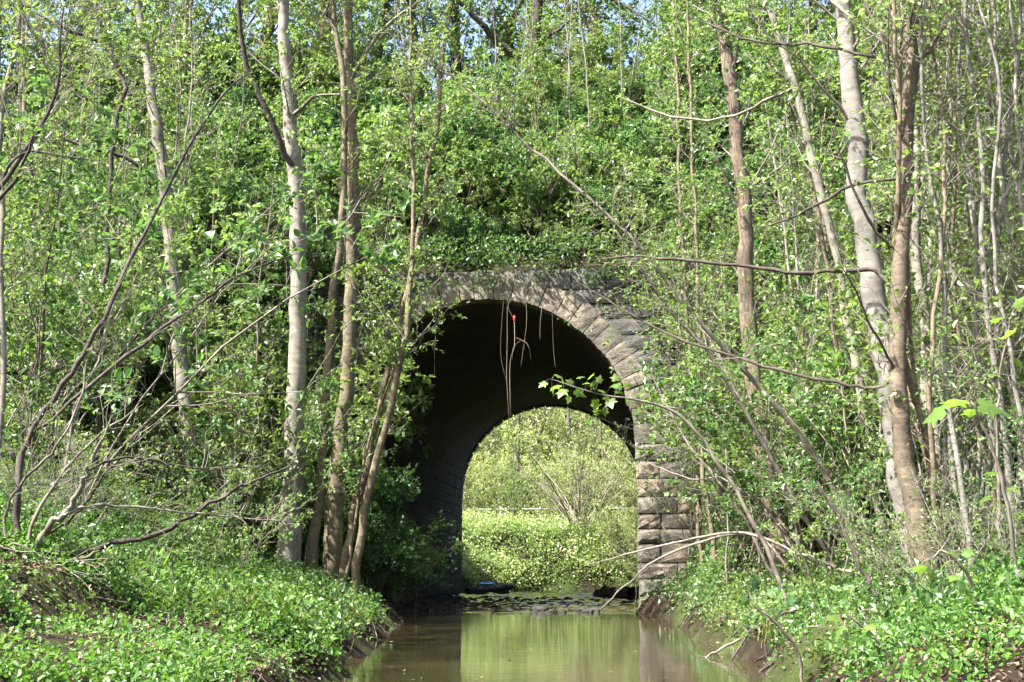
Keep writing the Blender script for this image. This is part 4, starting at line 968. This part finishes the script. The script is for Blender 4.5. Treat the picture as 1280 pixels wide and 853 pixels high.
# exposed roots along both shores
def roots(label, side, Yr, n, seed):
    rnd = np.random.default_rng(seed); Ps = []
    for k in range(n):
        Y = rnd.uniform(*Yr); e = edge_left(np.array(Y)) if side < 0 else edge_right(np.array(Y))
        x = float(e) + side * rnd.uniform(0.35, 0.7); pts = []
        for q in range(6):
            t = q / 5; xx = x - side * t * rnd.uniform(0.5, 0.75); yy = Y + rnd.normal() * 0.08 + t * rnd.uniform(-0.2, 0.2)
            pts.append((xx, yy, max(gz(xx, yy), -0.06) + 0.03 * (1 - t) + 0.02))
        Ps.append(spline(pts, 8))
    v, f = tubes(np.array(Ps), np.array([np.linspace(0.022, 0.006, 8) * rnd.uniform(0.4, 1.2) for _ in Ps]), 5)
    tag(mesh_obj('exposed_roots', v, [f], M['bark_dark'], smooth=True), label, 'roots', kind='stuff')
roots('dark roots hanging out of the left shore', -1, (10, 25), 70, 51)
roots('dark roots hanging out of the right shore', 1, (10, 25.5), 80, 52)

# ------------------------------------------------------------------ maple sprays and seedlings
def maple_plant(name, label, stem_pts, Ys, leaf_px, seed, size, mat='leaf_maple', cat='sapling', smat='twig', group=None):
    rnd = np.random.default_rng(seed)
    P, R = px_path(stem_pts, Ys)
    g = gz(P[0][0], P[0][1])
    if P[0][2] > g: P = np.vstack([[P[0][0], P[0][1], g - 0.03], P]); R = np.concatenate([[R[0]], R])
    base = P[0]; root = thing(name, label, cat, tuple(base), group)
    v, f, Q, r = stem_mesh(P, R, len(P) * 4, 6, flare=False, rnd=rnd)
    mesh_obj('stem', v, [f], M[smat], root, base, smooth=True)
    pos = np.array([at(a, b, np.interp(0.5, [0, 1], [Ys[-1], Ys[-1]]) + rnd.normal() * 0.08) for a, b in leaf_px])
    att = np.array([Q[np.argmin(np.linalg.norm(Q - q, axis=1))] for q in pos])
    s = np.linspace(0, 1, 4)[None, :, None]
    st = att[:, None, :] * (1 - s) + pos[:, None, :] * s; st[:, 1:3, 2] += 0.015
    v, f = tubes(st, np.full((len(pos), 4), 0.0016), 3)
    tag(mesh_obj('leaf_stalks', v, [f], M[smat], root, base, smooth=True), kind='stuff')
    for q in range(len(pos)):
        Lv, Lf, Lt = maple(pos[q:q + 1], nrm(pos[q:q + 1] - att[q:q + 1] + 1e-4), size, rnd)
        mesh_obj('leaf', Lv, [Lf], M[mat], root, base, tint=Lt)
maple_plant('young_maple', 'young maple holding a green leaf spray across the arch mouth', [(1000, 800, 7), (960, 690, 6), (905, 590, 5), (850, 520, 4), (800, 500, 3), (750, 492, 2), (690, 474, 1.5)], [13, 12.5],
            [(682, 478), (695, 470), (705, 487), (715, 480), (728, 492), (722, 472), (738, 484), (744, 500), (752, 488), (765, 482), (762, 500), (775, 492), (786, 484), (790, 502), (800, 510), (712, 496), (690, 486), (735, 474), (770, 476), (756, 510), (698, 482), (748, 478), (782, 500), (720, 488), (732, 480), (758, 494), (772, 486), (704, 476), (796, 492)], 61, 0.115)
maple_plant('maple_seedling', 'maple seedling with broad leaves at the bottom left corner', [(60, 868, 3), (40, 840, 3), (27, 815, 2)], [7.4], [(26, 826), (72, 845), (95, 846), (52, 838), (12, 800)], 62, 0.085)
maple_plant('maple_seedling', 'lone maple seedling on the eroded earth at left', [(10, 760, 3), (8, 740, 2), (15, 735, 2)], [8], [(8, 738), (28, 734), (2, 745)], 63, 0.08)
maple_plant('maple_seedling', 'broad-leaved seedling amid herbs on the left slope', [(215, 712, 3), (214, 695, 3), (216, 684, 2)], [11], [(205, 686), (218, 688), (228, 690), (212, 694)], 64, 0.11)
maple_plant('maple_seedling', 'pale-leaved seedling in the middle of the left bank', [(238, 770, 3), (236, 745, 3), (232, 738, 2)], [10.5], [(225, 738), (240, 742), (250, 738), (216, 748), (232, 752)], 65, 0.1)
maple_plant('young_maple', 'young maple with large leaves beside the right edge saplings', [(1290, 800, 6), (1262, 640, 5), (1240, 560, 4), (1222, 515, 3), (1212, 500, 2)], [9, 8.6], [(1200, 500), (1225, 506), (1215, 512), (1245, 512), (1180, 512)], 66, 0.17)
maple_plant('young_maple', 'young maple with reddish young leaves in the right foreground', [(1242, 868, 5), (1236, 800, 5), (1222, 750, 5), (1205, 712, 4), (1180, 690, 3), (1165, 700, 2)], [7.2, 7.0], [(1165, 712), (1182, 704), (1195, 720), (1150, 708), (1205, 690), (1190, 690)], 67, 0.08)
maple_plant('young_maple', 'low maple sprig over the right herbs', [(1140, 868, 4), (1110, 820, 4), (1080, 785, 3), (1062, 770, 2)], [7.4, 7.2], [(1048, 772), (1062, 765), (1070, 778), (1085, 782), (1055, 785), (1098, 790)], 68, 0.085)
maple_plant('young_maple', 'small sprig of glossy leaves over the right shore', [(1000, 830, 4), (985, 795, 4), (960, 770, 3), (940, 755, 2)], [9, 8.8], [(932, 728), (945, 735), (960, 740), (972, 750), (935, 750), (985, 756), (968, 762)], 69, 0.085, 'leaf_deep')
maple_plant('young_maple', 'upright young maple with a leaf crown at the right edge', [(1262, 760, 5), (1250, 640, 5), (1246, 560, 4), (1250, 470, 3), (1262, 400, 2)], [10, 9.8], [(1235, 620), (1262, 610), (1275, 640), (1225, 655), (1255, 655), (1278, 590), (1240, 590), (1245, 470), (1270, 450), (1262, 420), (1270, 385), (1250, 400)], 70, 0.12)
# maple undergrowth shrubs on the right slope
rnd = np.random.default_rng(71)
for k in range(16):
    Y = rnd.uniform(13, 22); px = rnd.uniform(880, 1290); x = at(px, 600, Y)[0]; g = gz(x, Y)
    if g < 0.5: continue
    H = rnd.uniform(1.6, 5.5); b = project(np.array([x, Y, g])); t = project(np.array([x + rnd.normal() * 0.4, Y, g + H]))
    n = 46; tt = rnd.uniform(0.35, 1.0, n)
    lp = [(b[0] + (t[0] - b[0]) * q + rnd.normal() * 28, b[1] + (t[1] - b[1]) * q + rnd.normal() * 14) for q in tt]
    root = None
    P = spline(np.array([[x, Y, g - 0.03], [x + rnd.normal() * 0.1, Y, g + H * 0.5], [x + rnd.normal() * 0.3, Y, g + H]]), 10)
    root = thing('young_maple', 'slim young maple with tiered fresh leaves on the right slope', 'sapling', tuple(P[0]), 'young maples on the right slope')
    v, f, Q, r = stem_mesh(P, np.linspace(0.02, 0.006, 10), 16, 6, flare=False, rnd=rnd)
    mesh_obj('stem', v, [f], M['bark_grey'], root, P[0], smooth=True)
    B, Rb = shoots(Q[None], 14, 0.3, 1, 0.3, 0.9, 0.95, 0.25, 0.0, 5, 0.005, 0.002, rnd=rnd)
    v, f = tubes(B, Rb, 4); tag(mesh_obj('twigs', v, [f], M['twig'], root, P[0], smooth=True), kind='stuff')
    pp, tg = sample(B, rnd.uniform(0.45, 1, (14, 7))); pp = pp.reshape(-1, 3) + rnd.normal(size=(98, 3)) * 0.05
    Lv, Lf, Lt = maple(pp, nrm(tg.reshape(-1, 3)), 0.085, rnd)
    tag(mesh_obj('foliage', Lv, [Lf], M['leaf_maple'], root, P[0], tint=Lt), kind='stuff')

# ------------------------------------------------------------------ small things at the tunnel
# hanging roots below the crown of the arch, with a red scrap caught in them
top = at(640, 372, YF - 0.1)
root = thing('hanging_roots', 'pale dry roots dangling from the crown of the arch', 'roots', tuple(top))
for pts, w in [([(634, 368), (633, 420), (637, 470), (636, 528)], 2.2), ([(643, 400), (640, 430), (639, 460), (638, 520)], 3.0), ([(657, 372), (656, 410), (651, 458)], 1.6), ([(678, 380), (677, 405), (675, 425)], 1.6), ([(645, 422), (655, 428), (664, 450)], 1.5),
               ([(640, 450), (648, 435), (652, 425)], 1.4), ([(630, 366), (630, 440), (634, 480)], 1.0), ([(690, 384), (692, 430), (694, 460)], 1.0), ([(545, 410), (546, 440), (543, 470)], 1.0), ([(640, 370), (642, 385), (643, 400)], 1.6)]:
    P, R = px_path([(a, b, w * 0.22) for a, b in pts], [YF - 0.15]); P[1:-1] += rng.normal(size=(len(P) - 2, 3)) * 0.05
    v, f, Q, r = stem_mesh(P, R, 12, 5, flare=False); mesh_obj('root', v, [f], M['root'], root, top, smooth=True)
c = at(643, 398, YF - 0.16)
def crumple(name, c, s, mat, seed, n=8):
    rnd = np.random.default_rng(seed)
    V, Fq = [], []
    for i in range(n + 1):
        th = math.pi * i / n
        for j in range(n * 2):
            ph = math.pi * j / n; k = 1 + 0.22 * rnd.normal()
            V.append((c[0] + s[0] * k * math.sin(th) * math.cos(ph), c[1] + s[1] * k * math.sin(th) * math.sin(ph), c[2] + s[2] * k * math.cos(th)))
    for i in range(n):
        for j in range(n * 2): Fq.append([i * n * 2 + j, i * n * 2 + (j + 1) % (n * 2), (i + 1) * n * 2 + (j + 1) % (n * 2), (i + 1) * n * 2 + j])
    return mesh_obj(name, V, [np.array(Fq)], mat, None, c)
tag(crumple('plastic_scrap', c, (0.028, 0.025, 0.06), M['red'], 3, 5), 'small red plastic scrap caught in the hanging roots', 'scrap')
# driftwood and blue bag inside the tunnel
def log(label, pts, Ys, w, name='driftwood_log', z=None, group=None):
    P, R = px_path([(a, b, w * (1 - 0.1 * k)) for k, (a, b) in enumerate(pts)], Ys)
    v, f, Q, r = stem_mesh(P, R, 18, 9, flare=False, knots=0.3)
    root = thing(name, label, 'log', tuple(P[0]), group)
    mesh_obj('trunk', v, [f], M['log'], root, P[0], smooth=True)
    T, Rt = shoots(Q[None], 7, 0.2, 1, 0.2, 0.7, 0.8, 0.2, 0, 5, 0.03, 0.008)
    for q in range(len(T)):
        v, f = tubes(T[q:q + 1], Rt[q:q + 1], 5); mesh_obj('snag', v, [f], M['log'], root, P[0], smooth=True)
    return P
log('dark driftwood log under the blue bag inside the tunnel', [(584, 740), (598, 739), (615, 738), (640, 733)], [43.6, 45], 11)
log('second dark driftwood snag on the left shore inside the tunnel', [(560, 748), (590, 745), (618, 744), (636, 741)], [38, 39], 8)
log('low dark log at the foot of the tunnel right wall', [(748, 747), (770, 744), (792, 742)], [36, 34], 20)
tag(crumple('blue_bag', at(612, 731.5, 44.9), (0.34, 0.22, 0.11), M['blue'], 5), 'crumpled blue plastic bag lying on the driftwood', 'bag')
# stones of the riffle
rnd = np.random.default_rng(81)
def rock_mesh(seed, n=7):
    r2 = np.random.default_rng(seed); V, Fq = [], []
    a1, a2 = r2.normal(size=(2, 3))
    for i in range(n + 1):
        th = math.pi * i / n
        for j in range(n + 3):
            ph = 2 * math.pi * j / (n + 3); d = np.array([math.sin(th) * math.cos(ph), math.sin(th) * math.sin(ph), math.cos(th)])
            V.append(d * (1 + 0.16 * math.sin(3 * d @ a1) + 0.12 * math.sin(5 * d @ a2)))
    m = n + 3
    for i in range(n):
        for j in range(m): Fq.append([i * m + j, i * m + (j + 1) % m, (i + 1) * m + (j + 1) % m, (i + 1) * m + j])
    return np.array(V), np.array(Fq)
rocks = [rock_mesh(s) for s in range(4)]
for k in range(22):
    Y = rnd.uniform(25.2, 33); x = rnd.uniform(-6.4, -1.2) if k % 3 else rnd.uniform(-6.6, -4.6)
    s = np.array([rnd.uniform(0.06, 0.2), rnd.uniform(0.06, 0.18), rnd.uniform(0.04, 0.085)])
    v, f = rocks[k % 4]; zc = float(water_z(Y)) + 0.005
    tag(mesh_obj('riffle_stone', v * s + np.array([x, Y, zc]), [f], M['rock'], None, (x, Y, zc), smooth=True), 'dark wet stone breaking the riffle at the tunnel mouth', 'stone', 'stones in the riffle')
# small dark gravel breaking the shallow run
rnd = np.random.default_rng(83); n = 520
Yq = 25.4 + 10 * rnd.random(n) ** 1.4; xq = np.where(rnd.random(n) < 0.6, rnd.normal(-4.6, 0.9, n), rnd.uniform(-6.5, -1.0, n)); vs, fs = [], []
for k in range(n):
    v, f = rocks[k % 4]; sc = np.array([rnd.uniform(0.03, 0.11), rnd.uniform(0.03, 0.1), rnd.uniform(0.02, 0.05)])
    vs.append(v * sc + np.array([xq[k], Yq[k], float(water_z(Yq[k])) + rnd.uniform(-0.012, 0.012)])); fs.append(f + k * len(v))
tag(mesh_obj('riffle_gravel', np.concatenate(vs), [np.concatenate(fs)], M['rock'], smooth=True), 'small dark gravel breaking the shallow water in the tunnel', 'gravel', kind='stuff')
# leaves and bits adrift on the pool
rnd = np.random.default_rng(91); n = 170
Yq = rnd.uniform(8, 25, n); el, er = edge_left(Yq), edge_right(Yq); uq = rnd.beta(0.6, 0.6, n)
p = np.stack([el + 0.1 + (er - el - 0.2) * uq, Yq, np.full(n, 0.006)], -1)
Lv, Lf, Lt = leaves(None, 1, 0.045, oval=False, rnd=rnd, pos=(p, nrm(rnd.normal(size=(n, 3)) * np.array([1, 1, 0.02]))), upn=30, cup=0.02)
Lv[:, 2] = np.clip(Lv[:, 2], 0.004, 0.02)
tag(mesh_obj('floating_leaves', Lv, [Lf], M['dead_leaf'], tint=Lt), 'small fallen leaves drifting on the pool', 'leaves', kind='stuff')
print('TRIANGLES', TRI[0], 'OBJECTS', len(bpy.data.objects))
